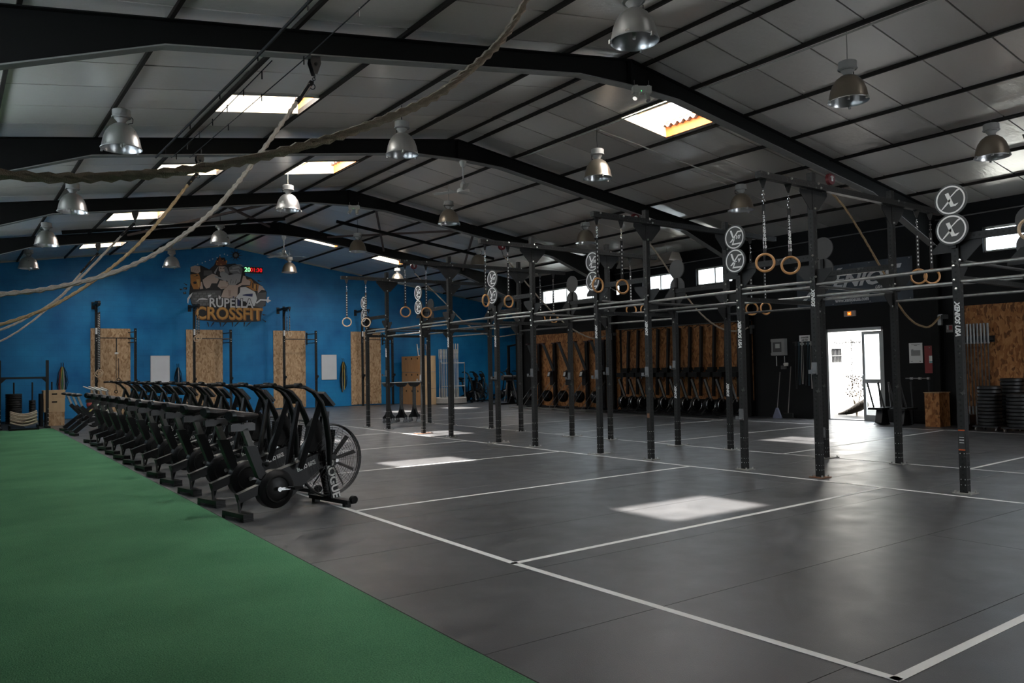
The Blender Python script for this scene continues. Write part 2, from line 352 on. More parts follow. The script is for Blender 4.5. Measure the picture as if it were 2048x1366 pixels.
for p, q in (((3.66, 2.04), (9.14, 2.12)), ((3.57, 5.0), (9.07, 5.14)), ((3.58, 7.94), (8.98, 8.05)), ((3.58, 11.0), (8.94, 11.04)), ((3.57, 14), (8.88, 14.02)), ((3.56, 17.1), (8.88, 17.17)), ((3.55, 20.4), (8.95, 20.5)),
             ((11.44, 5.24), (17.45, 5.5)), ((11.27, 8.09), (17.41, 8.46)), ((11.19, 10.98), (17.23, 11.1)), ((11.16, 13.99), (17.08, 14.1)), ((11.14, 17.08), (16.96, 17.2)), ((11.1, 20.3), (16.86, 20.4)), ((3.55, 22.6), (16.8, 22.8))):
    polyline([p, q], .055 if q[0] < 10 else .05)
turf = MB()
turf.add([(XL + .24, YF, .010), (2.28, YF, .010), (2.29, 3.8, .010), (2.32, 6.35, .010), (2.56, 26.35, .010), (XL + .24, 26.35, .010), (XL + .24, YF, .0005), (2.28, YF, .0005), (2.29, 3.8, .0005), (2.32, 6.35, .0005), (2.56, 26.35, .0005), (XL + .24, 26.35, .0005)],
         [(0, 1, 2, 3, 4, 5), (1, 7, 8, 2), (2, 8, 9, 3), (3, 9, 10, 4), (4, 10, 11, 5), (0, 6, 7, 1)])
tl = tag(turf.build('turf_lane', turf_m), 'long green artificial turf lane along the left of the hall', 'turf')
for p, q in (((2.284, YF), (2.294, 3.8)), ((2.294, 3.8), (2.324, 6.35)), ((2.324, 6.35), (2.564, 26.35))): MB().beam((p[0], p[1], .0045), (q[0], q[1], .0045), .014, .008).build('edge_strip', black_soft, tl)

# walls
def wall_x(name, x0, x1, y0, y1, z1, mat, holes=(), z0=-.3):
    rs = [(y0, y1, z0, z1)]
    for h in holes: rs = subtract(rs, h)
    mb = MB()
    for (a, b, c, d) in rs: mb.bb((x0, a, c), (x1, b, d))
    return struct(mb.build(name, mat))
WIN = [(19.9, 24.25, 3.92, 4.47), (17.25, 18.78, 3.92, 4.45), (15.1, 16.47, 3.92, 4.45), (6.1, 8.17, 3.88, 4.45)]
DOOR = (10.55, 12.14, 0.0, 2.36)
wall_x('wall_right', XR, XR + .2, YF, YA, 5.14, black_wall, WIN + [DOOR])
FILL_WIN = [(4.5, 8.0, 3.4, 4.5), (11.0, 13.4, 3.4, 4.5), (16.5, 19.0, 3.4, 4.5), (22, 24.5, 3.4, 4.5)]  # unseen left windows, added to let in more daylight
wall_x('wall_left', XL - .2, XL, YF, YB, 5.14, black_wall, FILL_WIN)
g = MB()   # blue gable wall
gz = [(XL - .2, -.3), (XA, -.3), (XA, zc(XA) + .05), (9, zc(9) + .05), (XL - .2, zc(XL) + .05)]
struct(g.prism(gz, .25, lambda u, v, w: (u, YB + w, v)).build('wall_back', blue_m))
rs = subtract([(XL - .2, XR + .2, -.3, 7.0)], (13.0, 15.2, 0, 2.6)); g = MB()
for (a, b, c, d) in rs: g.bb((a, YF - .2, c), (b, YF, d))
struct(g.build('wall_front', black_wall))
struct(MB().bb((XR, YA, -.3), (XA, YA + .12, 5.1)).build('wall_annex_front', black_wall))
struct(MB().bb((XR + .2, YA - .1, -.3), (XA + .2, YA - .001, 5.0)).build('wall_annex_outside', M('white_render', (.74, .72, .68), .8, var=.06, scale=2, bump=.2, bscale=30)))  # white skin added outside the annex so the windows facing it look bright
struct(MB().bb((XA, YA, -.3), (XA + .2, YB + .2, 4.6)).build('wall_annex_right', black_wall))
struct(MB().bb((9.9, YB - .015, 0), (XA, YB, .012)).bb((XL, YB - .015, 0), (9.9, YB, .012)).build('baseboard_back', black_soft))

# ceiling: roof deck with foil-faced insulation boards between purlins
RX = [18.85, 17.6, 16.25, 14.8, 13.35, 11.95, 10.5, 9.35]; LX = [8.9, 7.72, 6.37, 4.88, 3.45, 2.03, .6, XL]
strips = [(8.9, 9.35)] + [(b, a) for a, b in zip(RX, RX[1:])] + [(b, a) for a, b in zip(LX, LX[1:])]
annex_strips = [(18.85, 20.1), (20.1, 21.5), (21.5, 22.9), (22.9, XA)]
SKYL = [(10.5, 11.8, 9.72, 11.0), (3.45, 4.88, 11.93, 12.88), (3.45, 4.88, 6.3, 7.25), (3.5, 4.88, 16.72, 17.82), (6.37, 7.68, 16.65, 17.97), (3.55, 4.88, 22.5, 23.7), (3.6, 4.9, 28.4, 29.35),
        (10.5, 11.75, 26.2, 27.5), (13.35, 14.6, 26.4, 27.9), (18.9, 20.1, 26.6, 27.8), (10.5, 11.8, 2.2, 3.2), (6.37, 7.68, 1.0, 2.2)]
yedges = [YF] + [5.0 + .985 * i for i in range(-8, 28) if 5.0 + .985 * i < YB - .2] + [YB]
deck = MB(); near = []; far = MB()
def slab(mb, x0, x1, y0, y1, dz0, dz1, tilt=0.0):
    vs = [(x, yy, zc(x) + dz + (tilt if (x == x0) else -tilt)) for dz in (dz0, dz1) for (x, yy) in ((x0, y0), (x1, y0), (x1, y1), (x0, y1))]
    mb.add(vs, [(0, 3, 2, 1), (4, 5, 6, 7), (0, 1, 5, 4), (1, 2, 6, 5), (2, 3, 7, 6), (3, 0, 4, 7)])
for (x0, x1) in strips + annex_strips:
    ya = YA if x0 >= XR - .01 else YF
    halves = [(x0, 9.0), (9.0, x1)] if x0 < 9 < x1 else [(x0, x1)]
    for (a, b) in halves:
        rs = [(a - (1.0 if a == XL else 0), b + (.3 if b in (18.85, XA) else 0), ya, YB + .2)]  # unseen left eave lengthened to keep the sun out of the left windows
        for h in SKYL: rs = subtract(rs, h)
        for r_ in rs: slab(deck, *r_, .10, .30)
    for y0, y1 in zip(yedges, yedges[1:]):
        if y1 <= ya: continue
        y0 = max(y0, ya); rs = [(x0 + .006, x1 - .006, y0 + .013, y1 - .013)]
        for h in SKYL: rs = subtract(rs, (h[0] - .01, h[1] + .01, h[2] - .01, h[3] + .01))
        for r_ in rs: near.append((math.hypot((r_[0] + r_[1]) / 2, (r_[2] + r_[3]) / 2), r_))
ceil = struct(deck.build('ceiling', purlin_m))
def seen(r_):
    P = Vector(((r_[0] + r_[1]) / 2, (r_[2] + r_[3]) / 2, zc((r_[0] + r_[1]) / 2) - 1.5)); z = P.dot(cf)
    return z > .5 and abs(P.dot(cr) / z) < .72 and P.dot(cu) / z < .52
near.sort(key=lambda t: (not seen(t[1]), t[0]))
for i, (d, r_) in enumerate(near):
    if i < 290:
        mb = MB(); slab(mb, *r_, .0, .035, rnd.uniform(-.006, .006)); mb.build('ceiling_panel', foil_m, ceil)
    else: slab(far, *r_, .0, .035)
far.build('ceiling_panel_field', foil_m, ceil, stuff=True)
for x in RX[1:] + LX[:-1] + [18.85, 20.1, 21.5, 22.9]:
    mb = MB(); mb.bb((x - .023, YA if x > 18.5 else YF, zc(x) - .055), (x + .023, YB, zc(x) + .03)); mb.build('purlin', purlin_m, ceil)
mb = MB()
for x in (11.2, 12.6, 14.1, 15.5, 16.9): mb.bb((x, YB - .03, zc(x) - .04), (x + 1.45, YB, zc(x) - .02))
# pale cove strip where foil meets the gable
for (a, b, nm) in ((XL, 9.0, 'trim_1'), (9.0, XA, 'trim_2')):
    struct(MB().beam((a, YB - .03, zc(a) - .02), (b, YB - .03, zc(b) - .02), .05, .05).build(nm, cream_m))

# skylights
for i, (x0, x1, y0, y1) in enumerate(SKYL):
    w = struct(thing('window_%d' % (i + 1), None, None))
    for nm, a, b, mt in (('orange_board', (x1 - .02, y0), (x1, y1), orange_m), ('timber_edge', (x0, y1 - .03), (x1, y1), timber_m), ('curb', (x0, y0), (x0 + .02, y1), cream_m), ('curb', (x0, y0), (x1, y0 + .02), cream_m)):
        mb = MB(); vs = [(x, yy, zc(x) + dz) for dz in (-.03, .27) for (x, yy) in ((a[0], a[1]), (b[0], a[1]), (b[0], b[1]), (a[0], b[1]))]
        mb.add(vs, [(0, 3, 2, 1), (4, 5, 6, 7), (0, 1, 5, 4), (1, 2, 6, 5), (2, 3, 7, 6), (3, 0, 4, 7)]); mb.build(nm, mt, w)
    mb = MB(); n = 64; vs = []
    for j in range(n + 1):
        yy = y0 + (y1 - y0) * j / n; h = .30 + .025 * math.sin(2 * PI * yy / .165)
        vs += [(x0, yy, zc(x0) + h), (x1, yy, zc(x1) + h)]
    mb.add(vs, [(2 * j, 2 * j + 1, 2 * j + 3, 2 * j + 2) for j in range(n)]); mb.build('translucent_sheet', sky_pane, w, smooth=True)
    mb = MB(); vs = []
    for j in range(n + 1):
        yy = y0 + (y1 - y0) * j / n; h = .17 + .03 * math.sin(2 * PI * yy / .165)
        vs += [(x1 - .10, yy, zc(x1) + h), (x1 - .10, yy, zc(x1) + h + .015), (x1 + .1, yy, zc(x1) + h), (x1 + .1, yy, zc(x1) + h + .015)]
    mb.add(vs, [q for j in range(n) for q in ((4 * j, 4 * j + 1, 4 * j + 5, 4 * j + 4), (4 * j, 4 * j + 4, 4 * j + 6, 4 * j + 2), (4 * j + 1, 4 * j + 3, 4 * j + 7, 4 * j + 5))]); mb.build('corrugated_edge', concrete_m, w)
    if i in (0, 4): MB().beam((x0 + .5, y0, zc(x0 + .5) + .2), (x0 + .5, y1, zc(x0 + .5) + .2), .06, .04).build('batten', timber_m, w)
NW = len(SKYL)
# wall windows
def wall_window(n, x, y0, y1, z0, z1, mull, sgn=1):
    w = struct(thing('window_%d' % n, None, None, (x, (y0 + y1) / 2, z0))); W, Hh = (y1 - y0), z1 - z0; t = .045
    f = MB()
    for a in (-W / 2 + t / 2, W / 2 - t / 2): f.box((0, a, Hh / 2), (.07, t, Hh))
    for a in (t / 2, Hh - t / 2): f.box((0, 0, a), (.07, W, t))
    f.build('frame', offwhite_m, w)
    for k in range(1, mull): MB().box((0, -W / 2 + W * k / mull, Hh / 2), (.06, t, Hh - .02)).build('mullion', offwhite_m, w)
    for k in range(mull): MB().box((0, -W / 2 + W * (k + .5) / mull, Hh / 2), (.008, W / mull - t, Hh - t)).build('pane', glass_m, w)
for i, (a, b, c, d) in enumerate(WIN): wall_window(NW + 1 + i, XR + .1, a, b, c, d, 3 if i == 0 else 2)
for i, (a, b, c, d) in enumerate(FILL_WIN): wall_window(NW + 5 + i, XL - .1, a, b, c, d, 2)

# glazed door with one leaf slid open
dr = struct(thing('door_1', None, None, (XR + .1, 0, 0))); y0, y1, z0, z1 = DOOR
fr = MB()
for a in (y0 + .035, y1 - .035): fr.box((0, a, z1 / 2), (.14, .07, z1))
fr.box((0, (y0 + y1) / 2, z1 - .04), (.14, y1 - y0, .08)); fr.box((0, (y0 + y1) / 2, .012), (.14, y1 - y0, .024)); fr.build('frame', alu_m, dr)
lf = MB(); la, lb = y0 + .07, y0 + .60
for a in (la + .035, lb - .035): lf.box((-.02, a, 1.14), (.05, .07, 2.24))
for zz, h in ((.09, .13), (1.0, .10), (2.22, .08)): lf.box((-.02, (la + lb) / 2, zz), (.05, lb - la - .14, h))
leaf = lf.build('leaf', alu_m, dr)
MB().box((-.02, (la + lb) / 2, .55), (.008, lb - la - .13, .82)).build('glass', glass_m, leaf)
MB().box((-.02, (la + lb) / 2, 1.615), (.008, lb - la - .13, 1.15)).build('glass', glass_m, leaf)
MB().tube([(-.05, lb - .03, .85), (-.11, lb - .03, .87), (-.11, lb - .03, 1.15), (-.05, lb - .03, 1.17)], .012).build('handle', chrome_m, leaf)

# portal frames
def portal(yc, label, cols=True):
    t = thing('portal_frame', label, 'beam', (9.0, yc, 0))
    for s in (-1, 1):
        xe = (XL if s < 0 else XR) - 9.0
        A = [0, s * 1.1, s * 7.05, xe]; dt = .075
        D = [.50, .37, .37, .96]
        top = [(x, zc(9 + x) - dt) for x in (0, xe)]; bot = [(x, zc(9 + x) - d) for x, d in zip(A, D)]
        poly = top + bot[::-1]
        if s < 0: poly = poly[::-1]
        MB().prism(poly, .012, lambda u, v, w: (u, -.006 + w, v)).build('rafter_web', beam_black, t)
        f = MB(); f.beam((0, 0, zc(9) - dt - .007), (xe, 0, zc(9 + xe) - dt - .007), .17, .014); f.build('top_flange', beam_black, t)
        for (p, q) in zip(bot, bot[1:]): MB().beam((p[0], 0, p[1]), (q[0], 0, q[1]), .17, .016).build('bottom_flange', beam_grey, t)
        if cols:
            xc = xe - s * .12; zt = zc(9 + xe) - .3
            c = MB(); c.box((xc, 0, zt / 2), (.22, .012, zt)); c.box((xc - .11, 0, zt / 2), (.014, .17, zt)); c.box((xc + .11, 0, zt / 2), (.014, .17, zt)); c.build('column', beam_black, t)
    MB().box((0, 0, zc(9) - .29), (.03, .17, .42)).build('apex_plate', beam_black, t)
    return t
TY = [3.55, 9.17, 14.45, 20.1, 25.6]
for yc, lb in zip(TY, ('black steel roof frame over the near end of the hall', 'nearest black steel roof frame crossing the top of the picture', 'second black steel roof frame, under which the nearer ceiling fan hangs', 'third black steel roof frame, in front of the brown cross braces', 'farthest black steel roof frame before the blue gable wall')):
    portal(yc, lb)
portal(-1.9, 'black steel roof frame behind the photographer')
# wind bracing between the third and fourth frames
for i, (p, q, nm) in enumerate((((9.9, 20.3), (12.7, 25.4), 'right of the ridge, running away from the ridge'), ((12.9, 20.3), (10.6, 25.4), 'right of the ridge, running towards the ridge'), ((5.6, 20.3), (8.6, 25.4), 'left of the ridge, running towards the ridge'), ((7.4, 20.3), (4.4, 25.4), 'left of the ridge, running away from the ridge'),
                               ((13.2, 20.3), (16.0, 25.4), 'far right, running towards the black wall'))):
    tag(MB().beam((p[0], p[1], zc(p[0]) - .22), (q[0], q[1], zc(q[0]) - .22), .06, .06).build('roof_brace', M('rust_brown', (.06, .035, .028), .6, var=.3)), 'brown steel roof brace ' + nm, 'brace', 'roof braces between frames')
tag(MB().cyl((9.6, 22.3, 6.0), (15.5, 22.6, 5.3), .05).build('tie_tube', beam_black), 'dark round tie tube under the right roof slope', 'brace')
tag(MB().cyl((8.0, 22.3, 5.93), (2.4, 22.6, 5.1), .05).build('tie_tube', beam_black), 'dark round tie tube under the left roof slope', 'brace')

# outside the door: yard, rendered wall with barred window, bush and log
render_m = MATS['white_render']
yard = struct(MB().bb((XR + .2, 4, -.3), (34, 24, -.03)).build('floor_yard', M('pale_gravel', (.30, .285, .26), .9, var=.2, scale=12)))
ow = struct(thing('wall_yard', None, None)); KX = 24.0; KS = KX / 21.2
rs = subtract([(8, 22, -.3, 3.6)], (13.13 * KS, 13.53 * KS, 1.48, 1.94)); mb = MB()
for (a, b, c, d) in rs: mb.bb((KX, a, c), (KX + .2, b, d))
mb.build('rendered_wall', render_m, ow)
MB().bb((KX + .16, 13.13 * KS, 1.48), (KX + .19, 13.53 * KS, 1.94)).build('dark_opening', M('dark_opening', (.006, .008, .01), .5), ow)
for k in range(9): MB().bb((KX + .02, (13.15 + k * .045) * KS, 1.48), (KX + .04, (13.162 + k * .045) * KS, 1.94)).build('window_bar', M('pale_bar', (.05, .05, .05), .6), ow)
MB().bb((KX + .01, 13.13 * KS, 1.69), (KX + .05, 13.53 * KS, 1.72)).build('window_bar', MATS['pale_bar'], ow)
mb = MB()
for k in range(26): mb.box((KX - .01, (12.46 + k * .035 + rnd.uniform(-.01, .01)) * KS, 2.14 + rnd.uniform(-.015, .015)), (.02, rnd.uniform(.02, .05), rnd.uniform(.01, .03)))
for k in range(20): mb.box((KX - .01, (12.82 + rnd.uniform(-.02, .02)) * KS, .95 + k * .066), (.02, rnd.uniform(.01, .04), rnd.uniform(.02, .05)))
for k in range(16): mb.box((KX - .01, (12.9 + k * .04) * KS, 1.10), (.02, .03, rnd.uniform(.006, .02)))
mb.build('peeling_patch', M('peeling', (.012, .010, .009), .8), ow, stuff=True)
bush = thing('dry_bush', 'small dry brown bush outside the open glazed door', 'bush', (20.75, 12.45, -.03))
mb = MB(); 
for k in range(140):
    a = rnd.uniform(0, 6.28); rr = rnd.uniform(.03, .34); zz = rnd.uniform(.55, 1.15); p = Vector((math.cos(a) * rr * .6, math.sin(a) * rr, zz)); d = Vector((rnd.uniform(-1, 1), rnd.uniform(-1, 1), rnd.uniform(-1, 1))).normalized() * .035; e = d.cross(Vector((rnd.random(), rnd.random(), rnd.random()))).normalized() * .022
    mb.add([p - d, p + e, p + d, p - e], [(0, 1, 2, 3)])
mb.build('foliage', M('dry_leaf', (.035, .022, .012), .8, var=.4), bush, stuff=True)
mb = MB()
for k in range(7):
    a = k * .9; mb.tube([(0, 0, 0), (math.cos(a) * .05, math.sin(a) * .07, .4), (math.cos(a) * .15, math.sin(a) * .25, 1.0)], [.014, .01, .004], 5)
mb.build('twigs', M('twig', (.13, .09, .05), .8), bush)
lg = thing('fallen_log', 'pale banded log lying in the yard outside the door', 'log', (20.6, 12.5, 0))
mb = MB(); mb.tube([(0, .42, .03), (0, .25, .06), (0, .05, .12), (0, -.2, .24), (0, -.42, .36)], [.02, .05, .09, .12, .12], 10); mb.build('trunk', M('log_bark', (.06, .042, .025), .85, var=.5, scale=14), lg, smooth=True)
for k in range(6): MB().torus((0, .15 - k * .09, .09 + k * .042), .075 + k * .009, .012, Matrix.Rotation(PI / 2 + .42, 3, 'X'), 14, 5).build('bark_ring', M('bark_dark', (.02, .013, .008), .9), lg)
# ---------------------------------------------------------------- pull-up rig down the middle of the hall
PA = [(9.32, 4.32), (9.30, 6.12), (9.26, 7.28), (9.19, 9.05), (9.16, 10.22), (9.13, 12.02), (9.08, 13.17), (9.10, 15.04), (9.15, 16.37), (9.19, 18.25), (9.19, 19.42)]
PB = [(11.33, 4.36), (11.31, 6.15), (11.25, 7.29), (11.20, 9.10), (11.13, 10.26), (11.07, 12.03), (11.06, 13.24), (11.03, 15.06), (11.07, 16.37), (11.02, 18.14), (11.0, 19.32)]
rig = thing('pull_up_rig', 'long black steel pull-up rig standing in two rows along the hall', 'rig', (0, 0, 0))
rust_plate = M('rusty_plate', (.16, .07, .035), .6, var=.5, scale=20)
pale_plate = M('worn_plate', (.26, .25, .23), .5, metal=.3, var=.3, scale=18)
def upright(x, y, h, plate, rusty):
    mb = MB().box((0, 0, h / 2), (.08, .08, h)); o = mb.build('upright', steel_holes, rig, (x, y, 0))
    w = .42 if plate else .2
    p = MB(); p.box((0, 0, .006), (w, .2, .012)); p.build('base_plate', rust_plate if rusty else pale_plate, o)
    b = MB()
    for sx in (-1, 1):
        for sy in (-1, 1): b.cyl((sx * (w / 2 - .03), sy * .075, .012), (sx * (w / 2 - .03), sy * .075, .035), .011, 6)
    for zz in (.10, .16, .30, .45): 
        for s in (-1, 1): b.cyl((s * .022, -.041, zz), (s * .022, -.044, zz), .006, 6); b.cyl((-.041, s * .022, zz), (-.044, s * .022, zz), .006, 6)
    b.build('bolt_set', bolt_m, o, stuff=True)
    return o
def sleeve(o, z):    # silver J-cup with a peg
    m = MB(); m.box((-.052, 0, z), (.018, .07, .16)); m.box((-.10, 0, z - .06), (.09, .05, .016)); m.box((-.145, 0, z - .04), (.012, .05, .05)); m.build('j_cup', grey_steel, o)
usa = text_mesh('XENIOS USA', .075, print_w, shear=.25, bold=.0035, width=.92)
tagm = text_mesh('XENIOS', .07, print_w, shear=.25, bold=.003, width=.9)
warn_m = M('orange_sticker', (.55, .10, .02), .5)
UA, UB = [], []
for i, (x, y) in enumerate(PA): UA.append(upright(x, y, 4.0 if i % 2 else 2.95, i in (4, 6, 8), i in (1, 8)))
for i, (x, y) in enumerate(PB): UB.append(upright(x, y, 4.0 if i % 2 else 2.95, i in (2, 4, 6), False))
for i, z in ((1, 1.42), (2, .78), (3, 1.40), (4, 1.36), (5, 1.4), (6, 1.35), (8, 1.3), (9, 1.42)): sleeve(UA[i], z)
for i, z in ((2, .4), (4, 1.5), (6, 1.3), (5, 1.4)): sleeve(UB[i], z)
for o, z, me in ((UA[0], 1.96, usa), (UA[2], 1.92, usa), (UA[1], 2.35, tagm)):
    t_ = mesh_obj('lettering', me, o, (-.0408, 0, z), (PI / 2, PI / 2, -PI / 2)); t_['label'] = 'white lettering running up the post'
for o, z in ((UA[4], 2.1), (UA[6], 2.05), (UA[7], 2.1), (UA[9], 1.95), (UA[3], 2.1), (UB[4], 1.0), (UB[3], 1.05)):
    mesh_obj('lettering', tagm, o, (-.0408, 0, z), (PI / 2, PI / 2, -PI / 2))
st = MB(); st.box((-.041, 0, .60), (.002, .07, .22)); s_ = st.build('warning_sticker', M('sticker_black', (.02, .02, .02), .5), UA[0])
MB().box((-.0425, 0, .71), (.002, .07, .014)).box((-.0425, 0, .49), (.002, .07, .014)).build('sticker_edge', warn_m, UA[0])
MB().box((-.0425, 0, .60), (.002, .05, .012)).box((-.0425, 0, .63), (.002, .05, .008)).box((-.0425, 0, .57), (.002, .05, .008)).build('sticker_text', grey_print, UA[0])
MB().box((-.041, 0, .70), (.002, .05, .07)).build('rust_patch', rust_plate, UA[3])
GUS = {}
def gusset(x, y, z, dx, dy, s=.26, dz=-1):
    key = (dx, dy, s, dz)
    if key not in GUS:
        m = MB(); t = .008
        if dx: poly = [(0, 0), (dx * s, 0), (dx * s, dz * .05), (dx * .05, dz * s), (0, dz * s)]; f = lambda u, v, w: (u, w - t / 2, v)
        else: poly = [(0, 0), (dy * s, 0), (dy * s, dz * .05), (dy * .05, dz * s), (0, dz * s)]; f = lambda u, v, w: (w - t / 2, u, v)
        m.prism(poly, t, f)
        m.v = list(m.v); GUS[key] = m
    GUS[key].build('gusset', rig_black, rig, (x, y, z))
def bolts(pts):
    b = MB()
    for p in pts: b.ball(p, .017, 6, 4)
    b.build('bolt_set', bolt_m, rig, stuff=True)
beam_holes = steel_holes
# high cross beams at the tall stations
for i in range(1, 11, 2):
    a, b = PA[i], PB[i]; x0, x1 = a[0] - 1.25, b[0] + 1.35
    def along(x): return a[1] + (b[1] - a[1]) * (x - a[0]) / (b[0] - a[0])
    m = MB(); L_ = x1 - x0; m.box((0, 0, 0), (.08, .08, L_))
    o = m.build('cross_beam', steel_holes, rig, ((x0 + x1) / 2, along((x0 + x1) / 2) - .082, 3.80)); o.rotation_euler = (0, PI / 2, math.atan2(b[1] - a[1], b[0] - a[0]))
    for (px, py) in (a, b):
        gusset(px - .04, py - .03, 3.76, -1, 0); gusset(px + .04, py - .03, 3.76, 1, 0)
    bolts([(a[0] - .03, a[1] - .125, 3.83), (a[0] + .03, a[1] - .125, 3.78), (b[0], b[1] - .125, 3.83), (x0 + .14, along(x0) - .125, 3.82), (x0 + .62, along(x0) - .125, 3.82), (a[0], a[1] - .045, 3.52), (b[0], b[1] - .045, 3.52)])
o = MB().box((0, 0, 0), (.08, .08, 4.6)).build('cross_beam', steel_holes, rig, (10.44, 3.10, 3.80)); o.rotation_euler = (0, PI / 2, .05)
upright(9.36, 3.14, 4.0, False, False); upright(11.36, 3.2, 4.0, False, False)
# side bars between neighbouring posts
def bar(p, q, z0, z1=None, r=.019, m=None):
    z1 = z0 if z1 is None else z1; MB().tube([(p[0], p[1], z0), (q[0], q[1], z1)], r, 10).build('pull_up_bar', m or bar_m, rig, smooth=True)
ext = [(9.36, 3.14)], [(11.36, 3.2)]
for row, P in enumerate((PA, PB)):
    chain = [ext[row][0]] + P
    for i, (p, q) in enumerate(zip(chain, chain[1:])):
        short = (i % 2 == 0)          # post pair of the narrow bays
        if short:
            d = math.atan2(q[1] - p[1], q[0] - p[0]); mid = ((p[0] + q[0]) / 2, (p[1] + q[1]) / 2); L_ = math.hypot(q[0] - p[0], q[1] - p[1]) - .08
            o = MB().box((0, 0, 0), (.08, .05, L_)).build('side_beam', steel_holes, rig, (mid[0], mid[1], 2.88)); o.rotation_euler = (0, PI / 2, d)
            bar(p, q, 2.56, m=bar_m if row == 0 else bar_dark); bar(p, q, 2.49 if i else 2.38, m=bar_m)
        else:
            bar(p, q, 2.54, 2.52 if row == 0 else 2.54, r=.02, m=bar_m); bar(p, q, 2.37, m=bar_m if i % 4 == 1 else bar_dark)
    for i, (x, y) in enumerate(P):
        z = 2.86 if i % 2 == 0 else 2.80
        gusset(x, y + (.04 if i % 2 else -.04), z - .02, 0, 1 if i % 2 else -1, .24)
        gusset(x, y - (.04 if i % 2 else -.04), 2.72, 0, -1 if i % 2 else 1, .22, 1 if i % 2 == 0 else -1)
        bolts([(x - .045, y - .02, 2.9), (x - .045, y + .02, 2.56), (x - .045, y + .02, 2.4), (x - .03, y - .045, 2.62), (x - .045, y, 2.3)])
# rungs joining the two rows
for i, (a, b) in enumerate(zip(PA, PB)):
    if i % 2 == 0:
        bar((a[0] + .04, a[1]), (b[0] - .04, b[1]), 2.62, m=bar_dark)
        o = MB().box((0, 0, 0), (.06, .06, b[0] - a[0] - .08)).build('row_beam', steel_holes, rig, ((a[0] + b[0]) / 2, (a[1] + b[1]) / 2, 2.42)); o.rotation_euler = (0, PI / 2, math.atan2(b[1] - a[1], b[0] - a[0]))
    else: bar((a[0] + .04, a[1]), (b[0] - .04, b[1]), 2.5, m=bar_dark)
    for (x, y), s in ((a, 1), (b, -1)): gusset(x + s * .04, y, 2.6 if i % 2 == 0 else 2.48, s, 0, .2)
# figure-eight wall-ball targets on the short posts
board_m = M('target_board', (.045, .045, .044), .5, var=.12, scale=8)
def disc_outline(r, sep, n=26):
    pts = []; gap = math.acos(min(1, (sep / 2) / r)) if r > sep / 2 else 0
    for c, a0 in ((sep / 2, -PI / 2 + gap), (-sep / 2, PI / 2 + gap)):
        for j in range(n + 1):
            a = a0 + (2 * PI - 2 * gap) * j / n - 0
            pts.append((r * math.cos(a), c + r * math.sin(a)))
    return pts
def circle_mesh(mb, cy_, cz_, r0, r1, x, n=36):
    o = [];
    for j in range(n):
        a = 2 * PI * j / n
        for r in (r0, r1):
            for w in (0, .002): o.append((x - w, cy_ + r * math.cos(a), cz_ + r * math.sin(a)))
    mb.add(o, [q for j in range(n) for q in ((4 * j + 1, 4 * ((j + 1) % n) + 1, 4 * ((j + 1) % n) + 3, 4 * j + 3),)])
def flat(mb, poly, x, c):   # polygon in the board plane (u to the right of the viewer = -y)
    n = len(poly); mb.add([(x, c[0] - u, c[1] + v) for u, v in poly], [tuple(range(n))])
XL_ = [[(-.075, .105), (-.045, .105), (-.012, .012), (-.03, -.01), (-.062, .06)], [(-.02, .0), (.055, .085), (.12, .085), (.125, .065), (.065, .065), (-.012, -.022)], [(-.03, -.01), (-.012, -.03), (-.055, -.065), (-.085, -.065)], [(-.012, -.03), (.01, -.02), (-.02, -.085), (.11, -.085), (.115, -.105), (-.05, -.105)]]
XX_ = [[(-.06, .075), (-.02, .085), (.035, -.055), (.085, -.045), (.055, -.075), (.0, -.08)], [(-.005, .02), (.07, .085), (.12, .11), (.075, .11), (.0, .04)], [(-.115, -.11), (-.085, -.095), (.0, -.015), (-.008, .015)]]
def target(post, kind, back=False):
    s = -1 if not back else 1; x = s * .075
    o = MB().prism(disc_outline(.178, .335), .02, lambda u, v, w: (x + s * w, u, 3.135 + v)).build('target_board', board_m, post)
    MB().box((s * .057, 0, 2.86), (.035, .06, .2)).box((s * .057, 0, 2.98), (.03, .05, .3)).build('target_bracket', rig_black, post)
    if back: return
    m = MB(); xf = x - .0215
    for k, cz in ((0, 3.3025), (1, 2.9675)):
        circle_mesh(m, 0, cz, .143, .160, xf)
        for poly in (XL_ if kind else XX_): flat(m, poly, xf - .001, (0, cz))
    m.build('target_print', print_w, o)
    if kind:
        for txt, cz in (("-10'", 3.3025), ("- 9'", 2.9675)):
            mesh_obj('lettering', text_mesh(txt, .075, print_w, bold=.002), o, (xf - .0015, -.055, cz - .005), (PI / 2, 0, -PI / 2))
for i in range(0, 11, 2):
    target(UA[i], i > 0); target(UB[i], True, True)

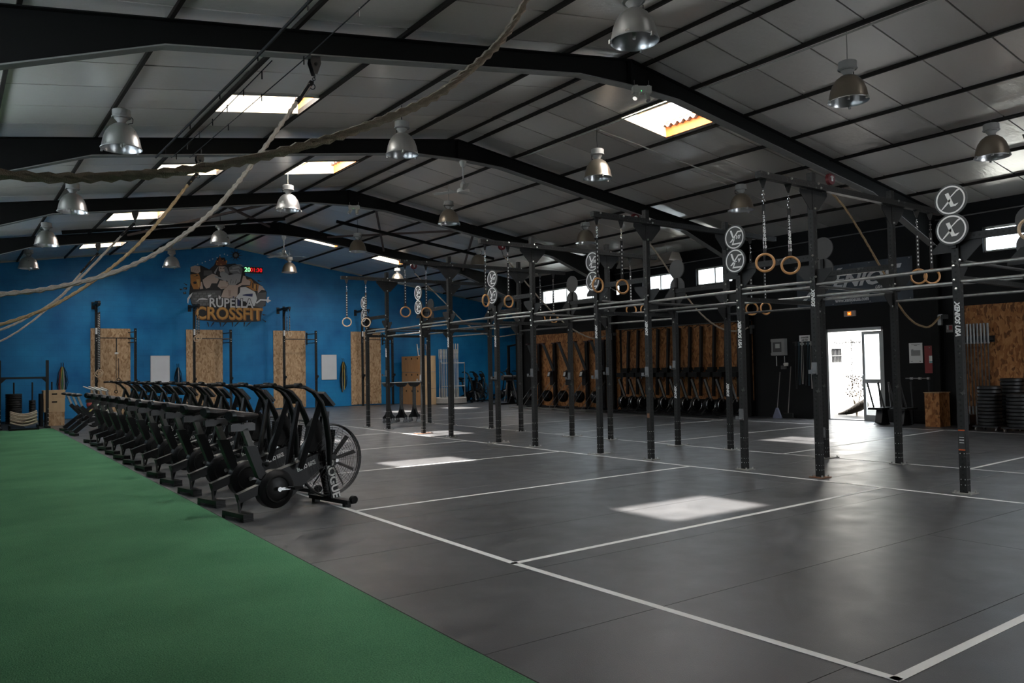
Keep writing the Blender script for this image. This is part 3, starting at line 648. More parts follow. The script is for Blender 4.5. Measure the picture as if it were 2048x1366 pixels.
# ---------------------------------------------------------------- gymnastic rings, one thing each
num_cache = {}
def ring_set(x, y, ztop, zring, rot, label, grp, pale=False, numbers=False, R_=.105):
    t = thing('gymnastic_ring', label, 'gym ring', (x, y, zring), rot, grp)
    MB().torus((0, 0, 0), R_, .0155, Matrix.Rotation(PI / 2, 3, 'X'), 30, 8).build('ring', ring_pale if pale else ring_m, t, smooth=True)
    L_ = ztop - zring; s = MB(); s.box((0, 0, (R_ + L_ - .22) / 2), (.042, .004, L_ - .22 - R_ + .02)); s.box((0, .012, (R_ + L_ * .6) / 2), (.038, .004, L_ * .6 - R_)); s.tube([(.0, 0, R_ + .03), (.022, 0, R_), (0, 0, R_ - .03), (-.022, 0, R_)], .008, 6, closed=True)
    s.build('strap', strap_m, t)
    c = MB()
    for k in range(5): c.torus((0, 0, L_ - .20 + k * .038), .013, .0045, Matrix.Rotation(PI / 2, 3, 'X') if k % 2 else Matrix.Rotation(PI / 2, 3, 'Y'), 10, 5)
    c.build('chain', chrome_m, t)
    h = MB(); h.prism([(-.045, 0), (.045, 0), (.012, -.11), (-.012, -.11)], .02, lambda u, v, w: (u, w - .01, L_ + .10 + v)); h.build('hanger', rig_black, t)
    n = MB()
    if numbers:
        zs = L_ - .30; step = (L_ - .30 - R_ - .05) / 10
        for k, txt in enumerate(('1', '2', '3', '4', '5', None, '12', '11', '10')):
            z = zs - step * (k + .3 + (k > 5) * .9)
            if txt is None: mesh_obj('lettering', tagm, t, (0, -.0035, z - step * .45), (PI / 2, PI / 2, 0)).scale = (.75, .55, 1); continue
            if txt not in num_cache: num_cache[txt] = text_mesh(txt, .05, print_w, bold=.002)
            mesh_obj('lettering', num_cache[txt], t, (0, -.0035, z), (PI / 2, 0, 0))
    else:
        k = 0; z = L_ - .3
        while z > R_ + .06: n.box((0, -.004, z), (.016, .003, .026)); z -= .06
        n.build('strap_marks', print_w, t, stuff=True)
    return t
face = lambda x, y: -math.atan2(x, y)
far_names = ['nearest', 'second nearest', 'third nearest', 'fourth nearest', 'farthest']
for k, i in enumerate(range(1, 11, 2)):
    (ax, ay), (bx, by) = PA[i], PB[i]
    for j, (x, zz) in enumerate(((ax - 1.13, 2.73), (ax - .62, 2.73))):
        tw = (face(x, ay) if k < 1 else face(x, ay) + (.9, .75, 1.0, .2, .0)[k] * (1 if j == 0 else .75))
        ring_set(x, ay - .082, 3.66, zz if k < 4 else 2.7, tw, '%s ring on the left end of the %s high cross beam' % (('left', 'right')[j], far_names[k]), 'rings on the left ends of the rig', pale=(k == 4), numbers=(k == 0))
    for j, (x, zz) in enumerate(((bx + .58, 2.76), (bx + .98, 2.78))):
        if k == 4: continue
        ring_set(x, by - .082, 3.66, zz - (.28 if k == 1 else .1 if k > 1 else 0), face(x, by) + (.6 if j else .3) * (1 if k else .4), '%s ring on the right end of the %s high cross beam' % (('left', 'right')[j], far_names[k]), 'rings on the right ends of the rig')
ring_set(8.86, 3.38, 3.66, 2.80, face(8.86, 3.46), 'pale ring cut off by the right edge of the picture', 'rings on the right ends of the rig', pale=True)

# ---------------------------------------------------------------- bell lamps
def make_lamp(mat, warm):
    t = thing('bell_lamp', '', 'lamp', group='pendant bell lamps')
    prof = [(.045, .37), (.10, .36), (.165, .31), (.215, .235), (.245, .15), (.262, .06), (.272, .012), (.278, 0)]
    MB().lathe(prof, 36).build('shade', mat, t, smooth=True)
    MB().lathe([(r - .008, z - .002) for r, z in prof], 36).build('reflector', lamp_in, t, smooth=True)
    MB().torus((0, 0, .002), .278, .007, None, 36, 6).build('rim', lamp_m, t, smooth=True)
    m = MB(); m.lathe([(.001, .575), (.105, .575), (.125, .565), (.125, .47), (.085, .455), (.095, .44), (.06, .40), (.05, .355)], 28); m.build('housing', lamp_cap, t, smooth=True)
    MB().torus((0, 0, .465), .128, .009, None, 24, 6).build('collar', lamp_cap, t, smooth=True)
    for k in range(3):
        a = k * 2.094 + .5; MB().box((.282 * math.cos(a), .282 * math.sin(a), -.008), (.028, .028, .045)).build('clip', lamp_cap, t)
    MB().lathe([(.001, .02), (.02, .03), (.024, .12), (.018, .25), (.001, .26)], 10).build('bulb', offwhite_m, t, smooth=True)
    MB().tube([(.12, 0, .5), (.155, 0, .46), (.15, 0, .40), (.06, 0, .37)], .006, 5).build('cable', black_soft, t)
    return t
LAMPS = [('left row near the turf', lamp_m, 2.1, 4.80, [12.61, 18.0, 22.95, 28.13]), ('row left of the ridge', lamp_m, 6.4, 5.20, [6.41, 12.05, 17.6, 23.1, 29.0]),
         ('row right of the ridge', lamp_warm, 10.5, 5.22, [6.27, 11.61, 17.3, 22.8, 28.8]), ('row by the black wall', lamp_warm, 14.6, 4.96, [6.12, 11.38, 16.72, 22.19, 28.04])]
proto = {}
for nm, mt, x, z, ys in LAMPS:
    for k, y in enumerate(ys):
        lb = 'aluminium bell lamp in the %s, %s' % (nm, 'nearest of its row' if k == 0 else ORD[k] + ' of its row')
        if mt not in proto: t = proto[mt] = make_lamp(mt, 0); t.location = (x, y, z); t['label'] = lb; t.rotation_euler = (0, 0, k)
        else: t = dup(proto[mt], (x, y, z), k * 1.7, lb)
        ch = [c for c in t.children if c.name.startswith('cord')]
        top = zc(x) - .07 - z
        c = MB().tube([(0, 0, .57), (.008, .004, (.57 + top) / 2), (0, 0, top)], .007, 6).build('cord', black_soft if k % 2 else cream_m)
        c.parent = t
# the copies above share meshes; drop cords inherited from the prototype
for t in [o for o in C.objects if o.name.startswith('bell_lamp')]:
    cs = sorted([c for c in t.children if c.name.startswith('cord')], key=lambda c: c.name)
    for c in cs[:-1]: bpy.data.objects.remove(c)

# ---------------------------------------------------------------- ceiling fans, emergency lights
for (y, lb, a0) in ((14.45, 'white three-blade ceiling fan hanging from the second roof frame', .35), (25.6, 'white three-blade ceiling fan hanging from the farthest roof frame', .25)):
    t = thing('ceiling_fan', lb, 'ceiling fan', (9.15, y, 5.35), group='white ceiling fans')
    MB().lathe([(.03, .52), (.055, .54), (.075, .62), (.075, .66), (.001, .66)], 20).build('canopy', offwhite_m, t, smooth=True)
    MB().cyl((0, 0, .1), (0, 0, .58), .016).build('rod', offwhite_m, t)
    MB().lathe([(.03, .2), (.06, .17), (.07, .08), (.135, .03), (.135, -.03), (.08, -.05), (.001, -.05)], 24).build('motor', offwhite_m, t, smooth=True)
    for k in range(3):
        a = a0 + k * 2.0944 - .3; u = Vector((math.cos(a), math.sin(a), 0)); n = Vector((-u.y, u.x, .2)).normalized()
        mb = MB(); P = [u * .12 - n * .02, u * .12 + n * .02, u * .3 + n * .055, u * .72 + n * .065, u * .72 - n * .065, u * .3 - n * .055]
        mb.add([p for p in P] + [p + Vector((0, 0, .006)) for p in P], [(5, 4, 3, 2, 1, 0), (6, 7, 8, 9, 10, 11)] + [(i, (i + 1) % 6, 6 + (i + 1) % 6, 6 + i) for i in range(6)]); mb.build('blade', offwhite_m, t)
for (x, y, z, lb) in ((9.12, 9.0, 5.93, 'cream twin-spot emergency light under the nearest roof frame'), (9.1, 19.95, 5.95, 'cream twin-spot emergency light under the third roof frame')):
    t = thing('emergency_light', lb, 'light', (x, y, z), -.5, 'twin-spot emergency lights')
    MB().box((0, 0, 0), (.30, .12, .11)).box((-.1, -.062, 0), (.05, .01, .13)).box((.1, -.062, 0), (.05, .01, .13)).build('case', cream_m, t)
    for s, d in ((-.08, Vector((-.45, -.5, -.75))), (.07, Vector((.08, -.4, -.9)))):
        d.normalize(); p = Vector((s, -.03, -.07)); MB().cyl((s, -.03, -.04), p, .012, 8).cyl(p, p + d * .13, .042, 12).build('spotlight', cream_m, t)
        MB().cyl(p + d * .13, p + d * .135, .036, 12).build('lens', chrome_m, t)
    MB().cyl((-.12, 0, .05), (-.12, 0, .16), .006, 6).cyl((.12, 0, .05), (.12, 0, .16), .006, 6).build('hook', chrome_m, t)
    MB().box((-.02, -.064, -.03), (.012, .006, .012)).build('status_led', emit_mat('green_led', (.1, .9, .25), 1.5), t)

# ---------------------------------------------------------------- climbing ropes pulled aside to the left wall, on trolleys under the frames
def strand_rope(name_parent, pts, r, mat, turns_per_m, seg=10):
    # three twisted strands around a centre line
    P = []; d = 0; last = None
    def cat(p0, p1, p2, p3, t): return .5 * ((2 * p1) + (p2 - p0) * t + (2 * p0 - 5 * p1 + 4 * p2 - p3) * t * t + (3 * p1 - p0 - 3 * p2 + p3) * t ** 3)
    V = [Vector(p) for p in pts]; V = [V[0] * 2 - V[1]] + V + [V[-1] * 2 - V[-2]]
    for i in range(1, len(V) - 2):
        n = max(2, int((V[i + 1] - V[i]).length * seg))
        for j in range(n): P.append(cat(V[i - 1], V[i], V[i + 1], V[i + 2], j / n))
    P.append(V[-2])
    mb = MB(); up = Vector((0, 1, 0))
    for k in range(3):
        S = []; d = 0
        for i, p in enumerate(P):
            if i: d += (p - P[i - 1]).length
            t = (P[min(i + 1, len(P) - 1)] - P[max(i - 1, 0)]).normalized(); u = t.cross(up).normalized(); w = t.cross(u); a = 2 * PI * (d * turns_per_m + k / 3)
            S.append(p + (u * math.cos(a) + w * math.sin(a)) * r * .5)
        mb.tube(S, r * .56, 6)
    return mb.build('rope', mat, name_parent, smooth=True)
def trolley(t, p, mat=black_m):
    x, y, z = p
    mb = MB()
    for s in (-.05, .05): mb.prism([(-.06, .10), (.06, .10), (.075, .0), (.02, -.14), (-.02, -.14), (-.075, .0)], .008, lambda u, v, w: (x + u * .9, y + s + w, z + v))
    mb.build('trolley_plate', mat, t)
    MB().torus((x, y, z + .06), .03, .014, Matrix.Rotation(PI / 2, 3, 'X'), 12, 6).cyl((x, y - .06, z - .02), (x, y + .06, z - .02), .02, 10).build('wheel', black_soft, t)
    c = MB()
    for k in range(3): c.torus((x - .01 * k, y, z - .16 - k * .035), .018, .005, Matrix.Rotation(PI / 2, 3, 'X') if k % 2 else Matrix.Rotation(PI / 2, 3, 'Y'), 10, 5)
    c.torus((x - .03, y, z - .29), .035, .006, Matrix.Rotation(PI / 2, 3, 'X'), 14, 5); c.build('shackle', black_m, t)
ROPES = [(3.55, 'thick climbing rope sagging across the top left, nearest the camera', rope_m, .026, 5.0, [(3.05, 5.1), (3.0, 4.75), (2.70, 3.62), (2.2, 3.02), (1.62, 2.67), (1.0, 2.42), (.55, 2.31), (.17, 2.27), (-.4, 2.32), (-.86, 2.42)], 14),
         (9.17, 'climbing rope hung from the nearest roof frame and drawn to the left', rope_grey, .031, 5, [(3.62, 5.0), (3.5, 4.82), (2.66, 3.57), (2.1, 2.99), (1.56, 2.63), (1.0, 2.42), (.45, 2.31), (-.2, 2.27), (-.86, 2.32)], 10),
         (14.45, 'climbing rope hung from the second roof frame and drawn to the left', rope_or, .031, 5, [(3.6, 5.0), (3.5, 4.86), (2.9, 4.0), (2.31, 3.33), (1.5, 2.68), (.71, 2.31), (0, 2.15), (-.86, 2.12)], 8),
         (20.1, 'climbing rope hung from the third roof frame and drawn to the left', rope_grey, .029, 5, [(3.58, 5.0), (3.4, 4.8), (2.2, 3.36), (1.5, 2.80), (.98, 2.51), (.2, 2.2), (-.86, 2.0)], 7),
         (25.6, 'climbing rope hung from the farthest roof frame and drawn to the left', rope_grey, .029, 5, [(3.58, 4.98), (3.3, 4.6), (2.67, 3.73), (1.9, 2.95), (1.2, 2.45), (.2, 2.0), (-.86, 1.7)], 6)]
for (y, lb, mt, r, tp, pts, sg) in ROPES:
    t = thing('climbing_rope', lb, 'rope', (0, 0, 0), group='ropes drawn to the left wall'); x0 = pts[0][0] + .06
    trolley(t, (x0, y, zc(x0) - .36 - .09))
    strand_rope(t, [(p[0], y, p[1]) for p in pts], r, mt, tp, sg)
    a, b = Vector((pts[0][0], y, pts[0][1])), Vector((pts[1][0], y, pts[1][1])); MB().tube([a + (a - b) * .2, b + (b - a) * .4], .03, 8).build('sleeve', black_soft, t)
    MB().bb((-.90, y - .05, pts[-1][1] - .05), (-.84, y + .05, pts[-1][1] + .05)).build('wall_hook', black_m, t)
# red pulleys with ropes on the right
RR = [(9.17, 14.6, 'rope on the red pulley of the nearest roof frame, tied back to the black wall', [(14.6, 9.15, 5.0), (15.1, 9.1, 4.55), (15.9, 9.05, 3.75), (16.45, 9.0, 3.1), (16.7, 9.0, 2.75), (17.3, 9.0, 2.36), (18.0, 9.0, 2.25), (18.55, 9.02, 2.5)]),
      (14.45, 14.3, 'rope on the red pulley of the second roof frame, tied back to the black wall', [(14.3, 14.4, 5.0), (14.9, 14.4, 4.5), (15.9, 14.4, 3.5), (16.6, 14.4, 2.9), (17.4, 14.4, 2.5), (18.2, 14.4, 2.42), (18.7, 14.4, 2.55)]),
      (20.1, 14.1, 'rope on the red pulley of the third roof frame, tied back to the black wall', [(14.1, 20.1, 5.1), (14.8, 20.1, 4.4), (15.8, 20.1, 3.5), (16.8, 20.1, 2.8), (17.8, 20.1, 2.45), (18.6, 20.1, 2.6)]),
      (25.6, 14.0, 'rope on the pulley of the farthest roof frame, drawn to the right', [(14.0, 25.5, 5.1), (15.0, 25.5, 4.2), (16.2, 25.5, 3.2), (17.4, 25.5, 2.75), (18.6, 25.5, 2.85)])]
for (y, x0, lb, pts) in RR:
    t = thing('climbing_rope', lb, 'rope', (0, 0, 0), group='ropes drawn to the right wall')
    z0 = zc(x0) - .37 - .1; m = MB(); m.prism([(.12 * math.cos(a * PI / 8), .12 * math.sin(a * PI / 8)) for a in range(16)], .07, lambda u, v, w: (x0 + u, y - .035 + w, z0 + v)); m.build('pulley_case', redp_m, t)
    MB().bb((x0 - .02, y - .045, z0 - .05), (x0 + .03, y - .037, z0 + .06)).bb((x0 - .05, y - .045, z0 + .02), (x0 + .05, y - .037, z0 + .045)).build('emblem', print_w, t)
    c = MB()
    for k in range(4): c.torus((x0 + .012 * k, y, z0 - .13 - k * .035), .018, .005, Matrix.Rotation(PI / 2, 3, 'X') if k % 2 else Matrix.Rotation(PI / 2, 3, 'Y'), 10, 5)
    c.build('chain', black_m, t)
    strand_rope(t, [(x0 + .05, y, z0 - .28)] + pts[1:], .024, rope_or if y < 12 else rope_m, 6, 8)
    p = pts[-1]; MB().bb((p[0] - .02, p[1] - .04, p[2] - .2), (p[0] + .06, p[1] + .04, p[2] + .03)).bb((p[0] + .02, p[1] - .05, p[2] - .05), (18.845, p[1] + .05, p[2] + .05)).build('wall_hook', grey_steel, t)
# stretched cables under the left slope
for (x, y0, y1, dz, r, lb) in ((2.93, 3.6, 14.4, .41, .018, 'dark twisted cable stretched below the left roof slope'), (3.18, 9.25, 14.4, .42, .007, 'thin wire stretched below the left roof slope, left of the two'), (3.48, 3.6, 14.4, .42, .007, 'thin wire stretched below the left roof slope, right of the two')):
    t = thing('stretched_cable', lb, 'cable', (0, 0, 0)); MB().tube([(x, y0, zc(x) - dz), (x, (y0 + y1) / 2, zc(x) - dz - .05), (x, y1, zc(x) - dz)], r, 6).build('wire', black_soft, t)
    c = MB()
    for k in range(7):
        yy = y0 + (y1 - y0) * (k + .5) / 7; c.box((x, yy, zc(x) - dz - .06), (.012, .012, .1))
    c.build('cable_clips', black_soft, t, stuff=True)
for (pts, lb) in (([(10.5, 3, 6.2), (10.5, 9, 6.2)], 'pale conduit along the purlin right of the ridge, near bay'), ([(10.5, 9.4, 6.2), (10.5, 14.2, 6.2)], 'pale conduit along the purlin right of the ridge, second bay'), ([(10.55, 11.6, 6.19), (14.6, 11.5, 5.6)], 'pale conduit running down the right roof slope beside the bell lamp'), ([(14.6, 3, 5.58), (14.6, 14, 5.58)], 'dark conduit along the purlin above the black wall lamps')):
    tag(MB().tube(pts, .014, 6).build('conduit', cream_m if 'pale' in lb else black_soft), lb, 'conduit')
tag(MB().tube([(18.8, 24.5, 4.62), (18.8, 14.2, 4.70), (18.8, 13.5, 4.72), (18.8, 5, 4.80)], .016, 6).build('wall_pipe', grey_steel), 'thin grey pipe along the top of the black wall', 'pipe')
# ---------------------------------------------------------------- air bikes
rogue = text_mesh('ROGUE', .135, print_w, bold=.004, width=.95)
echo_t = text_mesh('ECHO BIKE', .062, print_w, bold=.003, width=.78)
mesh_wire = M('cage_wire', (.055, .055, .055), .35, metal=.4)
satin_post = M('satin_post', (.075, .073, .068), .4, metal=.4)
def make_air_bike():
    t = thing('air_bike', '', 'exercise bike', group='air bikes along the turf')
    f = MB(); f.box((0, 0, .055), (.11, .44, .045)); f.box((0, -.19, .016), (.11, .07, .034)); f.box((0, .19, .016), (.11, .07, .034)); f.build('rear_foot', black_m, t)
    f = MB(); f.box((1.13, 0, .06), (.09, .76, .045)); f.box((1.13, -.30, .017), (.07, .06, .035)); f.box((1.13, .30, .017), (.07, .06, .035)); f.build('front_foot', black_m, t)
    for s in (-1, 1): MB().cyl((1.16, s * .36, .085), (1.16, s * .41, .085), .042, 14).build('transport_wheel', black_soft, t)
    f = MB(); f.beam((.0, 0, .21), (.33, 0, .31), .075, .095); f.beam((-.0, -.05, .075), (.0, -.02, .2), .02, .02); f.beam((.06, .07, .075), (.08, .02, .22), .02, .02); f.build('rear_leg', black_m, t)
    f = MB(); f.prism([(.30, .20), (.30, .36), (.55, .48), (1.02, .62), (1.10, .55), (1.02, .44), (.6, .28)], .09, lambda u, v, w: (u, w - .045, v)); b = f.build('main_frame', black_m, t)
    mesh_obj('lettering', echo_t, b, (.78, -.056, .47), (PI / 2, -.30, 0)); 
    f = MB(); f.prism([(.22, .40), (.34, .33), (.20, .74), (.08, .74)], .075, lambda u, v, w: (u, w - .0375, v)); f.build('seat_tube', black_m, t)
    MB().beam((.20, 0, .60), (.075, 0, .92), .055, .06).build('seat_post', satin_post, t)
    f = MB(); f.box((.055, 0, .935), (.27, .055, .07)); f.box((.055, 0, .975), (.24, .04, .012)); f.build('seat_slider', M('slider_steel', (.05, .05, .05), .35, metal=.4), t)
    MB().ball((.30, -.06, .54), .03, 10, 6).cyl((.26, -.02, .55), (.30, -.06, .54), .008, 6).build('adjust_knob', black_soft, t)
    f = MB(); n = 10                                                   # saddle
    sec = [(-.15, .085, .05, .05), (-.12, .115, .065, .075), (-.04, .105, .06, .07), (.04, .06, .045, .05), (.12, .035, .035, .035), (.175, .02, .02, .02)]
    vs = []
    for (x, w, h, dr_) in sec:
        for j in range(n):
            a = 2 * PI * j / n; vs.append((.06 + x, w * math.cos(a), 1.05 + (h * math.sin(a) if math.sin(a) > 0 else dr_ * math.sin(a)) + (.012 if x < -.08 else 0)))
    f.add(vs, [(i * n + j, i * n + (j + 1) % n, (i + 1) * n + (j + 1) % n, (i + 1) * n + j) for i in range(5) for j in range(n)] + [tuple(range(n - 1, -1, -1)), tuple(range(5 * n, 6 * n))])
    f.cyl((.05, 0, .97), (.05, 0, 1.03), .028, 10); f.build('saddle', vinyl_m, t, smooth=True)
    rx = Matrix.Rotation(PI / 2, 3, 'X')
    f = MB(); f.lathe([(.001, -.075), (.17, -.075), (.205, -.05), (.205, .05), (.17, .075), (.001, .075)], 32, (.42, 0, .265), rx); d = f.build('belt_guard', black_m, t, smooth=True)
    MB().torus((.42, -.078, .265), .135, .012, rx, 28, 6).build('guard_ring', black_soft, d, smooth=True)
    MB().prism([(.42, .45), (1.0, .60), (1.06, .50), (.55, .12), (.42, .08)], .10, lambda u, v, w: (u, w - .05, v)).build('belt_cover', black_m, t)
    for s, a in ((-1, .0), (1, PI)):
        c = MB(); e = Vector((.42 + .17 * math.cos(a), s * .105, .265 + .02 * math.sin(a) - .0)); c.beam((.42, s * .105, .265), e, .018, .03); c.cyl((.42, s * .08, .265), (.42, s * .12, .265), .025, 12); k = c.build('crank', chrome_m if s < 0 else black_m, t)
        MB().box((e.x, s * .17, e.z), (.10, .09, .025)).build('pedal', black_soft, k)
    f = MB(); f.prism([(.98, .62), (1.075, .62), (1.195, .08), (1.09, .08)], .018, lambda u, v, w: (u, w - .075, v)); f.prism([(.98, .62), (1.075, .62), (1.195, .08), (1.09, .08)], .018, lambda u, v, w: (u, w + .057, v)); f.box((1.13, 0, .09), (.1, .15, .02)); lg_ = f.build('front_leg', black_m, t)
    mesh_obj('lettering', rogue, lg_, (1.108, -.0785, .29), (PI / 2, PI / 2 - .215, 0))
    MB().beam((1.02, 0, .58), (1.06, 0, 1.05), .05, .09).build('mast', black_m, t)
    for s in (-1, 1):
        a = MB(); a.tube([(1.03, s * .13, .46), (1.0, s * .165, .72), (.94, s * .20, .98), (.86, s * .225, 1.17), (.76, s * .24, 1.28), (.64, s * .25, 1.335), (.50, s * .255, 1.35)], [.034, .04, .042, .04, .036, .03, .024], 10, flat=.7); ar = a.build('handle_arm', black_m, t, smooth=True)
        MB().beam((.86, s * .215, 1.16), (.66, s * .13, .46), .03, .06).build('push_rod', black_m, ar)
        MB().cyl((.50, s * .255, 1.35), (.40, s * .255, 1.345), .021, 10).cyl((.56, s * .2, 1.36), (.56, s * .31, 1.36), .022, 10).build('grip', black_soft, ar)
    c = MB(); r_ = Matrix.Rotation(-.75, 3, 'Y'); c.box((1.05, 0, 1.19), (.035, .22, .20), r_); c = c.build('console', black_m, t)
    MB().box((1.034, 0, 1.205), (.006, .18, .15), r_).build('screen', M('lcd_grey', (.05, .055, .05), .2), c)
    MB().beam((.99, 0, 1.0), (1.03, 0, 1.14), .03, .04).build('console_neck', black_m, t)
    fc = (1.13, 0, .50); R_ = .395
    f = MB()
    for s in (-1, 1):
        for k in range(13):
            q = k / 12; r = .07 + (R_ - .07) * q; f.torus((fc[0], s * (.085 - .055 * max(0, q - .55) / .45), fc[2]), r, .0016 if k < 12 else .007, rx, 40, 3)
        for k in range(16):
            a = k * PI / 8; f.tube([(fc[0] + .07 * math.cos(a), s * .087, fc[2] + .07 * math.sin(a)), (fc[0] + R_ * .6 * math.cos(a), s * .087, fc[2] + R_ * .6 * math.sin(a)), (fc[0] + R_ * math.cos(a), s * .03, fc[2] + R_ * math.sin(a))], .0022, 3)
    f.torus((fc[0], 0, fc[2]), R_ + .004, .012, rx, 44, 6); f.build('fan_cage', mesh_wire, t, smooth=True)
    f = MB()
    for k in range(10):
        a = k * PI / 5 + .2; u = Vector((math.cos(a), 0, math.sin(a))); w = Vector((-u.z, .9, u.x)).normalized()
        P = [Vector(fc) + u * .06 - w * .02, Vector(fc) + u * .06 + w * .02, Vector(fc) + u * .34 + w * .026, Vector(fc) + u * .34 - w * .026]; f.add([p for p in P] + [p + Vector((0, .004, 0)) for p in P], [(0, 1, 2, 3), (7, 6, 5, 4), (0, 4, 5, 1), (1, 5, 6, 2), (2, 6, 7, 3), (3, 7, 4, 0)])
    f.cyl((fc[0], -.06, fc[2]), (fc[0], .06, fc[2]), .065, 18); f.build('fan_blades', black_m, t)
    MB().cyl((fc[0], -.13, fc[2]), (fc[0], .13, fc[2]), .02, 10).build('axle', chrome_m, t)
    f = MB(); f.prism([(.80, .62), (.86, .90), (.93, .98), (.99, .9), (.97, .62)], .13, lambda u, v, w: (u, w - .065, v)); f.build('wind_guard', black_soft, t)
    return t
BY = [8.31, 9.36, 10.42, 11.5, 12.52, 13.54, 14.56, 15.6, 16.66, 17.72, 18.84, 19.96]
bike = make_air_bike(); bike.location = (2.46, BY[0], 0); bike.rotation_euler = (0, 0, .20); bike['label'] = 'black air bike nearest the camera, first of the row beside the turf'
for i, y in enumerate(BY[1:], 1):
    dup(bike, (2.46 + .018 * (y - 8.3), y, 0), .2 + rnd.uniform(-.05, .05), 'black air bike, %s from the near end of the row beside the turf' % ORD[i])
for i, (x, y, a) in enumerate(((19.3, 30.95, -1.45), (19.95, 31.2, -1.6), (21.2, 31.1, -1.3), (22.3, 31.2, -1.5))):
    b = dup(bike, (x, y, 0), a, 'black air bike in the far blue corner, %s from the barbells' % ORD[i]); b['group'] = 'air bikes in the blue corner'

# spin bikes at the far end of the row
def make_spin():
    t = thing('spin_bike', '', 'exercise bike', group='spin bikes at the far end of the row'); rx = Matrix.Rotation(PI / 2, 3, 'X')
    MB().box((0, 0, .04), (.09, .5, .06)).build('rear_foot', black_m, t); MB().box((1.0, 0, .04), (.09, .5, .06)).build('front_foot', black_m, t)
    f = MB(); f.beam((0, 0, .08), (.42, 0, .42), .06, .1); f.beam((.42, 0, .42), (1.0, 0, .08), .06, .1); f.beam((.42, 0, .4), (.9, 0, .8), .06, .09); f.beam((.5, 0, .35), (.16, 0, .72), .06, .09); f.build('frame', black_m, t)
    MB().beam((.22, 0, .64), (.09, 0, .98), .045, .05).build('seat_post', alu_m, t); MB().beam((.84, 0, .76), (.76, 0, 1.08), .045, .05).build('handle_post', alu_m, t)
    MB().ball((.06, 0, 1.02), .12, 12, 8, (1.15, .75, .35)).build('saddle', vinyl_m, t, smooth=True)
    MB().tube([(.55, -.22, 1.20), (.70, -.22, 1.14), (.78, -.08, 1.10), (.78, .08, 1.10), (.70, .22, 1.14), (.55, .22, 1.20)], .018, 8).build('handlebar', offwhite_m, t, smooth=True)
    MB().lathe([(.001, -.03), (.2, -.03), (.225, -.02), (.225, .02), (.2, .03), (.001, .03)], 28, (.92, 0, .33), rx).build('flywheel', grey_steel, t, smooth=True)
    MB().lathe([(.001, -.05), (.12, -.05), (.14, -.03), (.14, .03), (.12, .05), (.001, .05)], 20, (.45, 0, .33), rx).build('chain_guard', black_m, t, smooth=True)
    for s in (-1, 1): MB().beam((.45, s * .08, .33), (.45 + s * .14, s * .08, .28), .02, .03).box((.45 + s * .14, s * .14, .28), (.09, .09, .03)).build('crank', grey_steel, t)
    return t
sp = make_spin(); sp.location = (2.67, 22.6, 0); sp.rotation_euler = (0, 0, .15); sp['label'] = 'spin bike with silver seat post, nearest of the three behind the air bikes'
dup(sp, (2.68, 23.7, 0), .12, 'spin bike with silver seat post, middle one of the three behind the air bikes'); dup(sp, (2.70, 24.9, 0), .18, 'spin bike with silver seat post, farthest of the three behind the air bikes')

# ---------------------------------------------------------------- blue wall: boards, racks, whiteboards, bands, timer
for i, (x0, x1) in enumerate(((4.26, 5.56), (7.5, 8.85), (10.85, 12.2), (14.22, 15.63))):
    tag(MB().bb((x0, YB - .025, .05), (x1, YB - .002, 3.19)).build('osb_board', osb_light), 'tall pale chipboard panel on the blue wall, %s from the left' % ORD[i], 'board', 'chipboard panels on the blue wall')
def wall_rack(i, xl, xr, lb):
    y = 31.02; t = thing('wall_rack', lb, 'rack', (0, 0, 0), group='squat racks on the blue wall')
    for x, h in ((xl, 4.12), (xr, 3.17)):
        o = MB().box((0, 0, h / 2), (.08, .08, h)).build('upright', steel_holes, t, (x, y, 0)); MB().box((0, 0, .006), (.16, .16, .012)).build('base_plate', pale_plate, o)
        m = MB(); m.box((0, -.06, 1.30), (.07, .04, .14)); m.box((.0, -.13, 1.27), (.06, .16, .03)); m.box((0, -.2, 1.31), (.06, .02, .08)); m.prism([(-.05, 1.2), (-.05, 1.02), (-.16, 1.26)], .01, lambda u, v, w: (w, u, v)); m.build('j_cup', black_m, o)
    MB().beam((xl, 30.35, 4.03), (xl, YB - .02, 4.03), .08, .08).build('top_arm', rig_black, t); MB().box((xl, YB - .01, 4.0), (.12, .02, .26)).build('wall_plate', rig_black, t)
    MB().prism([(y - .04, 3.99), (y - .3, 3.99), (y - .04, 3.73)], .01, lambda u, v, w: (xl - .005 + w, u, v)).build('gusset', rig_black, t)
    MB().tube([(xl, y, 2.82), (xr, y, 2.82)], .017, 8).build('pull_up_bar', black_m if i != 1 else bar_dark, t)
    for zz in (3.05, 2.82, 2.68): MB().beam((xr, y, zz), (xr - .12, YB - .01, zz), .025, .03).build('wall_stay', rig_black, t)
    MB().box((xr - .13, YB - .01, 2.87), (.06, .02, .5)).build('wall_plate', rig_black, t)
    b = MB()
    for zz in (4.06, 3.9, 3.1, 2.8, 2.72): b.ball((xl, y - .046, zz), .018, 6, 4); b.ball((xr, y - .046, min(zz, 3.1)), .018, 6, 4)
    b.ball((xl + .046, 30.5, 4.03), .02, 6, 4); b.ball((xl + .046, 30.8, 4.03), .02, 6, 4); b.build('bolt_set', bolt_m, t, stuff=True)
    MB().box((xl, y - .042, 3.06), (.06, .002, .22)).build('rack_label', print_w, t)
for i, (a, b, lb) in enumerate(((4.35, 5.61, 'leftmost black squat rack on the blue wall, before the first chipboard panel'), (7.63, 8.97, 'black squat rack on the blue wall below the mural'), (11.06, 12.39, 'third black squat rack on the blue wall, right of the mural'), (14.45, 15.86, 'rightmost black squat rack on the blue wall, partly behind the rig'))): wall_rack(i, a, b, lb)
